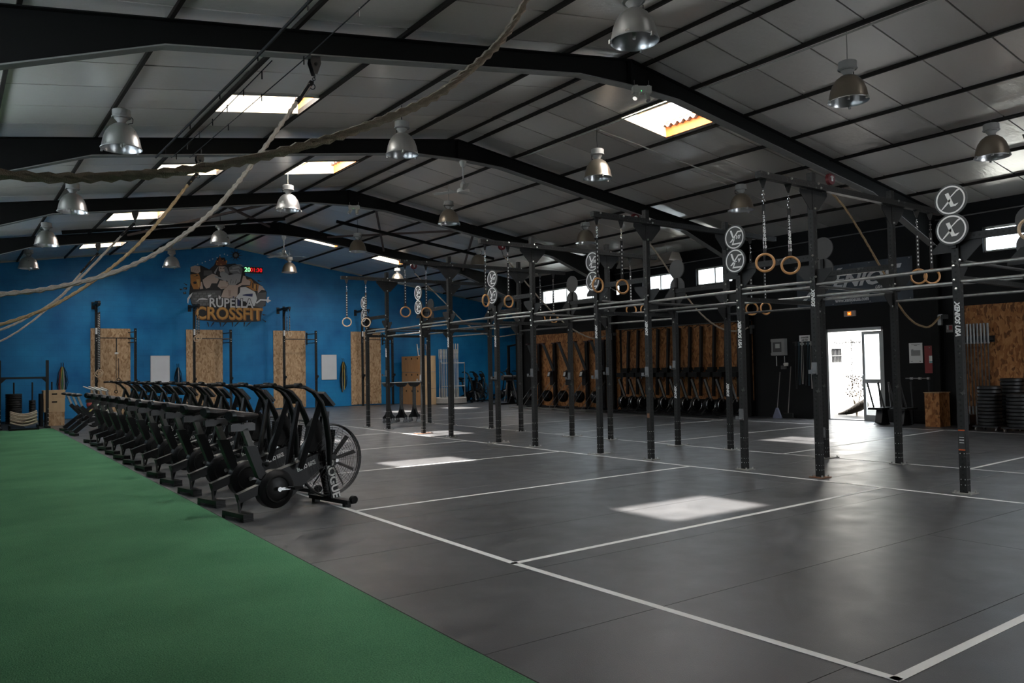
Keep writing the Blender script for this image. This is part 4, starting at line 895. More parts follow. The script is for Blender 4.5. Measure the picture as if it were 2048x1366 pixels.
for (x, zr, lb) in ((4.35, 1.6, 'leftmost squat rack'), (7.63, 2.85, 'squat rack below the mural'), (11.06, 3.0, 'third blue wall rack'), (14.45, 2.95, 'rightmost blue wall rack')):
    for j, yy in enumerate((30.42, 30.72)):
        ring_set(x + .02, yy, 3.90, zr - (.05 if j else 0), -.35 if x < 10 else .5, '%s pale ring on the top arm of the %s' % (('front', 'rear')[j], lb), 'rings on the blue wall racks', pale=True)
tt = thing('suspension_trainer', 'black suspension strap trainer hanging before the leftmost chipboard panel', 'strap', (4.98, 30.95, 0))
MB().box((0, 0, 2.55), (.035, .01, .5)).box((-.01, 0, 1.6), (.02, .008, 1.3)).box((.07, 0, 1.75), (.02, .008, .7)).build('strap', strap_m, tt); MB().box((0, -.01, 2.28), (.11, .03, .07)).build('buckle', offwhite_m, tt); MB().torus((-.01, 0, .92), .05, .012, Matrix.Rotation(PI / 2, 3, 'X'), 14, 6).torus((.07, 0, 1.35), .05, .012, Matrix.Rotation(PI / 2, 3, 'X'), 14, 6).build('handle', black_soft, tt)
for (x, lb) in ((6.24, 'white dry-erase board on the blue wall between the first two chipboard panels'), (12.89, 'white dry-erase board on the blue wall right of the third squat rack')):
    t = thing('whiteboard', lb, 'whiteboard', (x, YB - .02, 1.15), group='whiteboards'); MB().bb((0, -.004, 0), (.67, .016, 1.05)).build('panel', M('whiteboard_face', (.60, .61, .63), .25, var=.08, scale=3), t)
    f = MB()
    for a, b in (((0, 0), (.67, .015)), ((0, 1.035), (.67, 1.05)), ((0, 0), (.015, 1.05)), ((.655, 0), (.67, 1.05))): f.bb((a[0], -.008, a[1]), (b[0], .018, b[1]))
    f.build('frame', offwhite_m, t)
BC = [M('band_yellow', (.45, .33, .06), .6), M('band_green', (.16, .34, .06), .6), M('band_red', (.25, .03, .025), .6), M('band_white', (.5, .5, .48), .6), black_soft, M('band_blue', (.03, .06, .2), .6)]
for n, (x, zt, ln, seq, lb) in enumerate(((3.38, 1.83, .95, (4, 2, 0, 1, 3, 4, 4), 'bundle of coloured resistance bands hanging left of the first chipboard panel'), (7.19, 1.75, .75, (4, 4, 4, 3, 4, 4), 'bundle of black resistance bands hanging right of the first whiteboard'), (13.84, 1.9, 1.25, (4, 4, 0, 4, 0, 4, 4), 'bundle of black and yellow bands hanging right of the second whiteboard'))):
    t = thing('band_bundle', lb, 'resistance bands', (x, YB - .06, zt), group='bands hanging on the blue wall')
    MB().tube([(-.035, .055, .14), (-.035, -.01, .12), (-.035, -.02, -.02), (.035, -.02, -.02), (.035, -.01, .12), (.035, .055, .14)], .009, 6).build('hook', black_m, t)
    for k, c in enumerate(seq):
        u = (k - len(seq) / 2 + .5) * .032; L_ = ln * rnd.uniform(.82, 1.05)
        MB().tube([(u * .4, -.02, .0), (u * 1.3, -.03 - .01 * (k % 2), -.2), (u * 1.8, -.035, -L_ * .7), (u * 1.2, -.03, -L_), (u * 1.0, -.015, -L_ * .98), (u * 1.4, .0, -L_ * .6), (u * .4, .0, -.02)], .016, 6, flat=.6).build('band', BC[c], t)
tm = thing('interval_timer', 'digital interval timer with green and red digits beside the mural', 'timer', (10.06, YB - .03, 5.6))
MB().bb((-.37, -.02, -.13), (.37, .03, .13)).build('case', M('timer_black', (.006, .006, .006), .4), tm)
mesh_obj('lettering', text_mesh('20', .24, emit_mat('green_digits', (.25, 1, .35), 1.6), bold=.004), tm, (-.235, -.022, 0), (PI / 2, 0, 0)); mesh_obj('lettering', text_mesh('01:30', .22, emit_mat('red_digits', (.8, .01, .015), .8), bold=.004), tm, (.11, -.022, 0), (PI / 2, 0, 0))

# painted mural: strongman king above the club name
mu = thing('wall_mural', 'painted mural of a bearded crowned strongman above orange block letters on the blue wall', 'mural')
def mpt(zx, zy):
    px, py = 350 + zx / 8.538, 500 + zy / 8.538; u, v = (px - 358) / 187, (py - 500) / 145
    x = (1 - v) * ((1 - u) * 7.26 + u * 10.86) + v * ((1 - u) * 7.25 + u * 10.83); z = (1 - v) * ((1 - u) * 6.21 + u * 6.47) + v * ((1 - u) * 3.45 + u * 3.52); return x, z
PM = {k: M('mural_' + k, c, .55, var=.12, scale=3) for k, c in dict(black=(.012, .012, .012), skin=(.52, .40, .33), skind=(.40, .29, .23), beard=(.33, .33, .33), beardd=(.16, .16, .165), crown=(.20, .055, .015), gold=(.42, .17, .035), goldl=(.60, .32, .08), grey=(.085, .085, .085), greyl=(.15, .15, .15), white=(.66, .66, .66), navy=(.02, .03, .12)).items()}
lay = [0]
def paint(col, *polys):
    lay[0] += 1; yy = YB - .0008 * lay[0] - .001; mb = MB(); small = len(polys) > 8
    for p in polys:
        q = [mpt(*a) for a in p]; n = len(q)
        if sum(q[i][0] * q[(i + 1) % n][1] - q[(i + 1) % n][0] * q[i][1] for i in range(n)) < 0: q = q[::-1]
        if not small: mb = MB()
        mb.add([(a, yy, b) for a, b in q], [tuple(range(n))])
        if not small: mb.build('painted_shape', PM[col], mu)
    if small: mb.build('painted_marks', PM[col], mu, stuff=True)
def blob(cx, cy_, rx_, ry_, n=14, a0=0): return [(cx + rx_ * math.cos(a0 + 2 * PI * k / n), cy_ + ry_ * math.sin(a0 + 2 * PI * k / n)) for k in range(n)]
paint('black', [(250, 300), (420, 260), (560, 330), (640, 260), (700, 130), (820, 130), (860, 240), (1000, 230), (1150, 300), (1180, 440), (1290, 480), (1480, 620), (1560, 720), (1540, 960), (1300, 1010), (360, 1010), (270, 930), (230, 760), (250, 560)])
paint('grey', [(280, 720), (520, 690), (760, 690), (760, 950), (300, 960), (262, 860)], [(1380, 740), (1550, 720), (1535, 930), (1480, 985), (1340, 960)], [(470, 350), (600, 350), (620, 420), (470, 440)])
paint('greyl', *[[(300 + k * 75 + (j % 2) * 30, 730 + j * 45), (360 + k * 75 + (j % 2) * 30, 726 + j * 45), (362 + k * 75 + (j % 2) * 30, 760 + j * 45), (303 + k * 75 + (j % 2) * 30, 764 + j * 45)] for k in range(5) for j in range(5)])
paint('skin', [(450, 510), (540, 440), (620, 405), (700, 440), (720, 510), (690, 570), (600, 570), (570, 640), (510, 660), (470, 600)], [(740, 520), (830, 520), (890, 590), (830, 660), (760, 670), (700, 620)], [(900, 590), (1040, 600), (1110, 560), (1140, 440), (1180, 450), (1200, 500), (1270, 530), (1260, 600), (1120, 600), (1050, 640), (1040, 780), (960, 840), (860, 850), (760, 800), (800, 690)], [(720, 280), (830, 280), (825, 370), (760, 390), (720, 350)], [(255, 290), (330, 262), (410, 280), (415, 370), (370, 400), (260, 370)], [(1400, 590), (1480, 620), (1530, 690), (1470, 680), (1400, 740), (1390, 650)], [(400, 570), (440, 540), (460, 660), (410, 670)])
paint('skind', blob(800, 640, 60, 16), blob(880, 560, 40, 14), [(880, 680), (930, 690), (925, 780), (890, 790)], *[[(275 + k * 28, 320), (285 + k * 28, 315), (300 + k * 28, 365), (290 + k * 28, 370)] for k in range(4)])
paint('beardd', [(890, 300), (960, 260), (1080, 250), (1130, 330), (1110, 420), (1000, 420), (900, 380)], [(820, 270), (860, 300), (900, 400), (840, 420), (815, 340)])
paint('beard', [(740, 385), (790, 360), (840, 390), (900, 430), (1040, 400), (1110, 420), (1085, 540), (1000, 600), (900, 600), (860, 520), (780, 490), (740, 430)], [(660, 420), (715, 280), (700, 290), (640, 380)], [(650, 440), (830, 490), (860, 540), (780, 510), (660, 470)], [(940, 300), (1060, 270), (1100, 330), (1060, 310), (960, 330)], [(900, 340), (1060, 330), (1090, 400), (1040, 360), (920, 370)], [(1000, 250), (1100, 245), (1165, 295), (1090, 262)])
paint('black', [(735, 300), (770, 312), (768, 322), (735, 315)], [(785, 312), (820, 298), (820, 312), (788, 324)], [(755, 370), (800, 366), (800, 373), (757, 377)], *[[(930 + k * 45, 500 + (k % 2) * 20), (936 + k * 45, 498), (920 + k * 42, 575), (914 + k * 42, 570)] for k in range(4)])
paint('crown', [(668, 180), (690, 170), (705, 200), (735, 95), (775, 180), (800, 150), (810, 200), (850, 170), (855, 245), (760, 270), (675, 260)])
paint('goldl', blob(700, 195, 9, 9, 8), blob(757, 245, 11, 11, 8), blob(685, 240, 9, 9, 8), blob(790, 180, 9, 9, 8), blob(852, 200, 9, 25, 8))
paint('gold', [(250, 420), (390, 400), (415, 490), (420, 600), (390, 670), (300, 670), (255, 560)], [(1215, 500), (1280, 490), (1330, 570), (1420, 590), (1400, 700), (1330, 700), (1230, 640), (1180, 620), (1265, 610), (1280, 540)])
paint('black', blob(330, 435, 45, 14, 10), blob(325, 560, 30, 22, 10), [(1300, 560), (1320, 555), (1320, 660), (1300, 650)], [(1370, 590), (1385, 590), (1380, 690), (1365, 690)])
paint('goldl', blob(320, 432, 28, 8, 10), [(345, 500), (400, 500), (400, 620), (380, 640)], [(1330, 590), (1360, 595), (1350, 670), (1325, 650)])
paint('white', [(1090, 640), (1180, 630), (1280, 680), (1350, 720), (1385, 830), (1340, 960), (1240, 960), (1180, 880), (980, 850), (1080, 730)], [(540, 770), (600, 760), (560, 830), (545, 810)], [(720, 770), (760, 810), (740, 850), (715, 830)], [(1360, 900), (1440, 840), (1560, 845), (1570, 805), (1605, 800), (1590, 840), (1640, 870), (1590, 890), (1580, 910), (1545, 870), (1450, 865), (1380, 920)], [(200, 830), (235, 770), (285, 730), (265, 790), (225, 850), (215, 920), (202, 900)], [(450, 815), (540, 840), (520, 850), (400, 850), (345, 890), (390, 835)])
paint('navy', [(1120, 770), (1200, 750), (1310, 745), (1300, 800), (1230, 790), (1140, 780)], [(950, 800), (990, 790), (970, 820)], [(1040, 840), (1080, 850), (1075, 950), (1040, 950)])
paint('white', *[blob(370 + k * 62 + (k % 2) * 12, 245 - k * 24 + k * k * .3 if k < 6 else 88 - (k % 2) * 18, 11, 9, 8) for k in range(9)])
paint('black', blob(1010, 90, 60, 60, 10), *[[(1010 + 50 * math.cos(a), 90 + 50 * math.sin(a)), (1010 + 130 * math.cos(a + .06), 90 + 110 * math.sin(a + .06)), (1010 + 50 * math.cos(a + .3), 90 + 50 * math.sin(a + .3))] for a in [k * .63 for k in range(10)]], [(140, 640), (200, 640), (190, 680), (135, 670)], [(130, 720), (180, 710), (185, 750), (140, 755)], [(70, 660), (130, 670), (90, 690)], [(1390, 510), (1480, 545), (1400, 540)], [(130, 560), (200, 590), (190, 610)], *[[(520 + k * 105, 1230), (545 + k * 105, 1235), (560 + k * 100 - 70 * (k % 2), 1310), (550 + k * 100 - 70 * (k % 2), 1310)] for k in range(8)], [(1460, 1170), (1550, 1220), (1540, 1235)], [(1470, 1090), (1560, 1110), (1500, 1120)])
paint('greyl', blob(1010, 90, 34, 34, 10), blob(160, 660, 18, 10, 8), blob(158, 732, 16, 12, 8))
paint('black', [(350, 985), (1480, 985), (1450, 1215), (1380, 1225), (800, 1235), (360, 1195)])
yy = YB - .022
def word(txt, col, zx, zy, size, wd, sh=0, bold=.012):
    x, z = mpt(zx, zy); mesh_obj('lettering', text_mesh(txt, size, PM[col], bold=bold, width=wd, extrude=.001), mu, (x, yy, z), (PI / 2, 0, 0))
word('RUPELLA', 'black', 932, 915, .50, .86, bold=.035); yy = YB - .025; word('RUPELLA', 'white', 932, 915, .50, .86)
word('CROSSFIT', 'gold', 905, 1100, .66, .90, bold=.026); yy = YB - .028; word('CROSSFIT', 'goldl', 900, 1092, .64, .90, bold=.004)
# ---------------------------------------------------------------- black wall: chipboard, stored machines
for (y0, y1, z0, z1, lb) in ((19.92, 24.62, .0, 2.76, 'dark chipboard panel on the black wall behind the slanted-arm machines'), (14.42, 19.8, .45, 2.72, 'dark chipboard panel on the black wall behind the upright rowing machines'), (4.6, 8.6, .0, 2.72, 'dark chipboard panel on the black wall at the right edge behind the barbells')):
    tag(MB().bb((XR - .025, y0, z0), (XR - .002, y1, z1)).build('osb_board', osb_dark), lb, 'board', 'chipboard panels on the black wall')
def make_ski():
    t = thing('ski_machine', '', 'exercise machine', group='slanted-arm machines on the black wall'); rx = Matrix.Rotation(PI / 2, 3, 'X')
    MB().beam((-.10, 0, .05), (-.10, 0, 2.38), .13, .09, (1, 0, 0)).build('mast', black_m, t)
    MB().beam((-.10, .0, 1.25), (-.36, .34, 2.40), .10, .09).build('slanted_arm', black_m, t)
    MB().box((-.10, 0, 2.40), (.14, .2, .05)).box((-.37, .35, 2.40), (.12, .14, .05)).build('end_cap', M('dark_red_cap', (.03, .008, .01), .5), t)
    MB().box((-.17, .05, 1.10), (.12, .2, .55)).build('body', black_m, t)
    c = MB().box((-.30, .10, 1.24), (.03, .15, .2), Matrix.Rotation(.3, 3, 'Y')).build('console', black_m, t)
    MB().box((-.318, .10, 1.24), (.006, .11, .14), Matrix.Rotation(.3, 3, 'Y')).build('screen', M('lcd_pale', (.45, .46, .46), .3), c)
    MB().lathe([(.001, -.12), (.15, -.11), (.215, -.05), (.22, 0), (.215, .05), (.15, .11), (.001, .12)], 24, (-.33, .18, .43), rx).build('flywheel_case', M('shell_black', (.008, .008, .009), .14), t, smooth=True)
    MB().tube([(-.2, -.12, .95), (-.26, -.22, 1.0), (-.3, -.26, .93), (-.28, -.22, .84)], .016, 8).build('handle', black_soft, t)
    for s in (-.18, .12): MB().cyl((-.15, s + .1, .95), (-1.05, s, .05), .011, 8).build('stay', grey_steel, t)
    MB().bb((-1.32, -.36, 0), (-.85, .34, .03)).build('floor_plate', M('plate_grey', (.16, .16, .155), .5), t)
    MB().bb((-.5, -.3, 0), (-.03, .34, .06)).build('base', black_m, t)
    return t
sk = make_ski(); sk.location = (XR - .03, 23.35, 0); sk['label'] = 'slanted-arm exercise machine on the black wall, farthest of the five'
for i, y in enumerate((22.42, 21.5, 20.62)): dup(sk, (XR - .03, y, 0), None, 'slanted-arm exercise machine on the black wall, %s from the far end' % ORD[i + 1])
dup(sk, (XR - .03, 24.3, 0), None, 'slanted-arm exercise machine beside the dark column, half hidden by rig posts')
def make_rower():
    t = thing('rowing_machine', '', 'rowing machine', group='rowing machines stored upright'); rx = Matrix.Rotation(PI / 2, 3, 'X')
    MB().beam((-.20, 0, .55), (-.09, 0, 2.66), .085, .075, (0, 1, 0)).build('monorail', black_m, t)
    MB().box((-.24, 0, 1.36), (.16, .24, .12)).build('seat', black_soft, t); MB().box((-.36, 0, 1.20), (.36, .34, .14)).box((-.30, 0, 1.30), (.12, .3, .1)).build('footrest', black_soft, t)
    MB().box((-.40, 0, 1.10), (.02, .02, .07)).build('latch', chrome_m, t)
    MB().beam((-.62, -.03, 1.07), (-.36, -.06, .42), .022, .05).build('strut', alu_m, t); MB().beam((-.50, .06, 1.05), (-.28, .06, .5), .05, .09).build('arm', black_m, t)
    MB().lathe([(.001, -.06), (.19, -.06), (.22, -.03), (.22, .03), (.19, .06), (.001, .06)], 26, (-.40, 0, .31), rx).build('flywheel_case', black_m, t, smooth=True)
    MB().torus((-.40, -.062, .31), .185, .014, rx, 26, 6).build('flywheel_rim', chrome_m, t, smooth=True)
    MB().beam((-.75, .0, .05), (-.30, 0, .42), .03, .03).build('stay', rig_black, t); MB().bb((-.85, -.2, 0), (-.2, .2, .05)).build('base', black_m, t)
    MB().tube([(-.1, -.02, 2.66), (-.16, .06, 2.70), (-.24, .14, 2.62)], .012, 6).build('hook', black_m, t)
    return t
rw = make_rower(); rw.location = (XR - .04, 19.35, 0); rw['label'] = 'rowing machine stored upright on the black wall, farthest of its row'
for i, y in enumerate((18.9, 18.45, 18.0, 17.55, 17.1, 16.65, 16.2, 15.7, 15.25, 14.8)): dup(rw, (XR - .04, y, 0), rnd.uniform(-.05, .05), 'rowing machine stored upright on the black wall, %s from the far end' % ORD[i + 1])
tag(MB().tube([(XR - .1, 19.9, 2.74), (XR - .1, 14.4, 2.74)], .014, 6).build('storage_rail', grey_steel), 'thin steel rail holding the upright rowing machines', 'rail')
tag(MB().bb((XR - 1.35, 14.6, 0), (XR - .95, 19.7, .03)).build('rubber_step', black_soft), 'low black rubber strip in front of the upright rowing machines', 'platform')

# banner
ba = thing('sponsor_banner', 'dark navy sponsor banner with slanted grey lettering above the door', 'banner', (XR - .03, 11.335, 3.5))
mb = MB(); N_ = 24; vs = []
for j in range(N_ + 1):
    yy = 1.58 - 3.16 * j / N_; wv = .012 * math.sin(j * .9)
    vs += [(wv, yy, -.535), (wv, yy, .51), (wv + .01, yy, -.535), (wv + .01, yy, .51)]
mb.add(vs, [q for j in range(N_) for q in ((4 * j, 4 * j + 4, 4 * j + 5, 4 * j + 1), (4 * j + 2, 4 * j + 3, 4 * j + 7, 4 * j + 6), (4 * j + 1, 4 * j + 5, 4 * j + 7, 4 * j + 3), (4 * j, 4 * j + 2, 4 * j + 6, 4 * j + 4))]); mb.build('cloth', banner_m, ba)
def bpoly(mb, pts): n = len(pts); mb.add([(-.02, -u, v) for u, v in pts], [tuple(range(n))])
mb = MB(); bpoly(mb, [(-1.42, -.36), (-1.30, -.36), (-.86, .06), (-.96, .10)]); bpoly(mb, [(-1.02, .40), (-.86, .40), (-.62, -.10), (-.74, -.14)]); bpoly(mb, [(-.78, .0), (-.68, .06), (-.2, .42), (-.34, .42)])
bpoly(mb, [(-.72, -.20), (.72, -.20), (.74, -.28), (-.74, -.28)]); bpoly(mb, [(.92, .36), (1.34, .36), (1.30, .26), (.90, .26)]); bpoly(mb, [(-.72, -.30), (.50, -.30), (.50, -.315), (-.72, -.315)]); mb.build('emblem', grey_print, ba)
mesh_obj('lettering', text_mesh('ENIOS', .50, grey_print, shear=.35, bold=.016, width=1.14), ba, (-.022, -.28, .08), (PI / 2, 0, -PI / 2)); mesh_obj('lettering', text_mesh('USA', .10, grey_print, shear=.4, bold=.004), ba, (-.024, -.74, -.16), (PI / 2, 0, -PI / 2)); mesh_obj('lettering', text_mesh('www.xeniosusa.com', .135, grey_print, bold=.004, width=.82), ba, (-.022, -.02, -.42), (PI / 2, 0, -PI / 2))
mb = MB()
for k in range(7):
    for zz in (.47, -.5): mb.cyl((-.02, -1.52 + k * .507, zz), (-.012, -1.52 + k * .507, zz), .014, 8)
mb.build('eyelets', grey_steel, ba, stuff=True)
# small things on the black wall
t = thing('exit_lamp', 'small exit lamp box with glowing orange centre above the door', 'lamp', (XR - .03, 11.39, 2.73)); MB().box((0, 0, 0), (.06, .30, .14)).build('case', M('exit_case', (.36, .27, .22), .4), t); MB().box((-.033, 0, 0), (.006, .10, .09)).build('lamp_face', emit_mat('orange_glow', (1, .22, .02), .9), t); MB().box((-.037, 0, -.005), (.004, .03, .025)).build('bulb', emit_mat('amber_glow', (1, .62, .12), 3), t)
t = thing('fuse_box', 'grey electrical fuse box with clear door on the black wall', 'fuse box', (XR - .07, 13.5, 1.94)); MB().box((0, 0, 0), (.13, .42, .46)).box((-.06, 0, .19), (.03, .44, .07)).box((-.06, 0, -.19), (.03, .44, .07)).build('case', M('fuse_grey', (.25, .25, .245), .45), t); MB().box((-.07, .02, 0), (.012, .27, .27)).build('door', M('fuse_door', (.10, .10, .10), .2), t); MB().box((-.078, .0, .03), (.004, .14, .12)).build('breaker_panel', M('fuse_inner', (.42, .42, .41), .5), t); MB().cyl((0, .1, -.25), (0, .1, -.52), .012, 8).cyl((0, -.16, -.25), (0, -.16, -.42), .012, 8).build('conduit', M('fuse_inner', (.42, .42, .41), .5), t)
tag(MB().box((XR - .03, 13.4, 1.38), (.06, .15, .1)).build('wall_socket', M('socket_dark', (.05, .05, .05), .5)), 'dark double socket under the fuse box', 'socket'); tag(MB().box((XR - .04, 13.32, 1.46), (.06, .1, .09)).box((XR - .05, 13.32, 1.47), (.06, .13, .02)).build('wall_socket', offwhite_m), 'white plug socket under the right of the fuse box', 'socket')
t = thing('notice_sheet', 'small white notice with black writing left of the glazed door', 'notice', (XR - .008, 12.74, 2.11)); MB().box((0, 0, 0), (.006, .32, .25)).build('sheet', white_m, t)
for k, txt in enumerate(('DANGER', 'NE PAS', 'TOUCHER')): mesh_obj('lettering', text_mesh(txt, .058, M('ink', (.02, .02, .02), .6), shear=.2, bold=.002), t, (-.005, 0, .06 - k * .065), (PI / 2, 0, -PI / 2))
t = thing('notice_sheet', 'white A4 notice with a grey block on it beside the red cabinet', 'notice', (XR - .008, 9.75, 1.68)); MB().box((0, 0, 0), (.006, .32, .48)).build('sheet', white_m, t); MB().box((-.004, -.0, .0), (.003, .22, .13)).box((-.004, .08, .07), (.003, .05, .03)).box((-.004, 0, .2), (.003, .2, .01)).box((-.004, 0, .175), (.003, .07, .015)).box((-.004, .1, -.2), (.003, .05, .01)).box((-.004, -.1, -.2), (.003, .03, .02)).build('print_block', M('print_grey', (.25, .25, .25), .6), t)
t = thing('fire_cabinet', 'red metal fire cabinet with a white sticker on the black wall', 'cabinet', (XR - .07, 9.33, 1.52)); MB().box((0, 0, 0), (.14, .30, .64)).build('body', red_m, t); MB().box((-.072, 0, 0), (.006, .28, .62)).build('door', red_m, t); MB().box((-.077, .0, .0), (.003, .08, .17)).build('sticker', white_m, t); MB().box((-.079, 0, -.06), (.002, .07, .03)).build('sticker_band', M('sticker_teal', (.05, .22, .28), .5), t); MB().ball((-.085, .02, .27), .014, 8, 6).build('lock', chrome_m, t)
t = thing('fire_sign', 'small red and white fire sign near the barbells', 'sign', (XR - .01, 8.95, 2.22)); MB().box((0, 0, 0), (.012, .15, .17)).build('plate', M('sign_grey', (.3, .28, .26), .5), t); MB().box((-.008, -.03, .02), (.004, .07, .10)).build('red_field', red_m, t); MB().box((-.008, .04, .03), (.004, .03, .09)).build('pictogram', white_m, t)
# heater hood under the roof
t = thing('heater_hood', 'long pale metal heater hood hanging high on the black wall', 'heater', (18.1, 17.75, 4.78)); Lh = 2.3
MB().prism([(-.16, .16), (.16, .16), (.30, -.10), (.27, -.12), (.14, .12), (-.14, .12), (-.27, -.12), (-.30, -.10)], Lh, lambda u, v, w: (u, w - Lh / 2, v)).build('hood', M('hood_metal', (.30, .265, .235), .4, metal=.4), t)
for s in (-1, 1): MB().prism([(-.16, .16), (.16, .16), (.30, -.10), (-.30, -.10)], .012, lambda u, v, w: (u, s * Lh / 2 + w - .006, v)).build('end_panel', M('hood_metal', (.30, .265, .235), .4), t)
MB().cyl((0, -1.0, .02), (0, 1.0, .02), .04, 12).build('burner_tube', bar_dark, t); MB().cyl((0, -.8, .16), (0, -.8, zc(18.1) - 4.78 - .02), .008, 6).cyl((0, .8, .16), (0, .8, zc(18.1) - 4.78 - .02), .008, 6).build('hanger', grey_steel, t)
# jump ropes, broom
for i in range(9):
    y = 12.98 - i * .095; c = M(('jr_black', 'jr_blue', 'jr_white')[i % 3 if i < 7 else 2], ((.012, .012, .012), (.02, .05, .07), (.38, .36, .33))[i % 3 if i < 7 else 2], .5)
    t = thing('skipping_rope', 'skipping rope on the rail left of the glazed door, %s from the left' % ORD[i], 'skipping rope', (XR - .06, y, 1.95), group='skipping ropes'); L_ = 1.1 + rnd.uniform(-.08, .06)
    MB().tube([(0, -.02, 0), (-.01, -.03, -L_ * .6), (-.01, -.01, -L_), (-.01, .02, -L_), (0, .03, -L_ * .6), (0, .02, 0)], .007, 6).build('cord', c, t); MB().cyl((0, -.015, .0), (0, -.015, .12), .014, 8).cyl((0, .02, 0), (0, .02, .12), .014, 8).build('handle', c, t)
tag(MB().beam((XR - .03, 13.1, 2.05), (XR - .03, 12.15, 2.05), .03, .03).build('rope_rail', rig_black), 'black rail carrying the skipping ropes', 'rail')
t = thing('dustpan', 'long-handled dustpan leaning on the black wall below the fuse box', 'dustpan', (18.5, 13.42, 0)); MB().cyl((.2, .02, 1.25), (0, 0, .25), .012, 8).build('handle', M('dust_handle', (.10, .09, .08), .5), t); MB().prism([(-.02, .28), (.02, .28), (.12, .05), (.12, 0), (-.12, 0), (-.12, .05)], .06, lambda u, v, w: (w - .03, u, v)).build('pan', M('dust_blue', (.13, .14, .20), .5), t)
t = thing('broom', 'black broom leaning on the black wall next to the dustpan', 'broom', (18.6, 13.15, 0)); MB().cyl((.18, 0, 1.4), (0, 0, .14), .012, 8).build('handle', M('dust_handle', (.10, .09, .08), .5), t); MB().box((0, 0, .07), (.06, .3, .14)).build('brush', black_soft, t)
# barbells standing against the right chipboard
t = thing('barbell_rack', 'black wall bracket holding upright barbells on the right chipboard', 'rack', (XR - .12, 8.3, 1.95)); MB().box((0, 0, 0), (.1, .62, .05)).box((.06, 0, 0), (.02, .66, .14)).build('bracket', black_m, t)
for i in range(8):
    y = 8.57 - i * .072; t = thing('barbell', 'upright steel barbell on the right wall bracket, %s from the left' % ORD[i], 'barbell', (XR - .17, y, .06), group='barbells on the right wall'); MB().cyl((0, 0, 0), (0, 0, 2.2), .014, 8).build('shaft', bar_dark, t); MB().cyl((0, 0, 1.80), (0, 0, 2.24), .025, 10).cyl((0, 0, 1.79), (0, 0, 1.82), .036, 10).build('sleeve', grey_steel, t); MB().cyl((0, 0, 0), (0, 0, .40), .025, 10).build('sleeve', grey_steel, t)
# bumper plates on dollies
plate_m = M('bumper_rubber', (.009, .009, .009), .5, var=.3, scale=14)
def plate_stack(x, y, n, lb, r=.225, th=.075):
    d = thing('plate_dolly', 'low black dolly with silver casters under the %s' % lb, 'dolly', (x, y, 0), group='plate dollies'); MB().box((0, 0, .10), (.5, .5, .03)).build('deck', black_m, d)
    for sx in (-.2, .2):
        for sy in (-.2, .2): MB().cyl((sx, sy - .012, .035), (sx, sy + .012, .035), .035, 12).box((sx, sy, .075), (.03, .04, .03)).build('caster', grey_steel, d)
    for k in range(n):
        p = MB(); p.lathe([(.03, 0), (r * .55, 0), (r * .6, .008), (r - .02, .0), (r, .012), (r, th - .014), (r - .02, th - .002), (r * .6, th - .008), (r * .55, th - .002), (.03, th - .002)], 28)
        tag(p.build('bumper_plate', plate_m, None, (x + rnd.uniform(-.006, .006), y + rnd.uniform(-.006, .006), .116 + k * th), smooth=True), '%s bumper plate from the floor in the %s' % (ORD[k], lb), 'weight plate', 'bumper plates on dollies')
plate_stack(17.85, 7.72, 11, 'left plate stack by the chipboard'); plate_stack(17.75, 7.12, 9, 'right plate stack by the chipboard'); plate_stack(18.4, 7.5, 13, 'rear plate stack against the chipboard')
t = thing('plate_trolley_sign', 'small black box with white slanted logo at the foot of the right wall', 'box', (17.9, 8.22, 0)); MB().box((0, 0, .22), (.3, .26, .2)).box((0, 0, .06), (.28, .22, .12)).build('case', black_m, t); mesh_obj('lettering', text_mesh('XF', .11, print_w, shear=.4, bold=.004), t, (-.152, 0, .22), (PI / 2, 0, -PI / 2))
t = thing('plyo_box', 'single dark chipboard jump box beside the red cabinet', 'box', (18.34, 9.05, 0)); MB().bb((-.22, -.165, 0), (.24, .165, .76)).build('shell', osb_dark, t); MB().bb((-.24, -.18, .76), (.26, .18, .775)).build('lid', osb_light, t)
# dip station and parallettes near the door
for i, (y, lb) in enumerate(((10.25, 'black push sled with two slanted handles beside the glazed door'), (9.72, 'black push sled standing between the door and the jump box'))):
    t = thing('push_sled', lb, 'push sled', (18.15, y, 0), group='push sleds by the door')
    MB().box((.0, 0, .38), (.6, .36, .05)).build('deck', black_m, t); MB().prism([(-.1, .36), (.1, .36), (.16, .05), (.22, 0), (-.26, 0), (-.18, .05)], .16, lambda u, v, w: (u, w - .08, v)).build('pedestal', black_m, t)
    for s in (-.13, .13): MB().cyl((-.12, s, .40), (-.20, s + .1, 1.0), .021, 10).build('handle', rig_black, t); MB().cyl((.2, s, .40), (.22, s + .06, 1.0), .021, 10).build('rear_handle', rig_black, t)
t = thing('parallel_bars', 'low rack with a thin rail and pale clips under the white notice', 'rack', (18.6, 9.55, 0)); MB().cyl((0, -.24, 1.08), (0, .34, 1.08), .012, 8).build('rail', grey_steel, t); MB().cyl((0, -.2, 0), (0, -.2, 1.08), .02, 8).cyl((0, .2, 0), (0, .2, 1.08), .02, 8).build('post', black_m, t)
for k in range(3): MB().box((0, -.2 + k * .2, 1.08), (.06, .05, .05)).build('clip', M('clip_pale', (.3, .29, .27), .5), t)

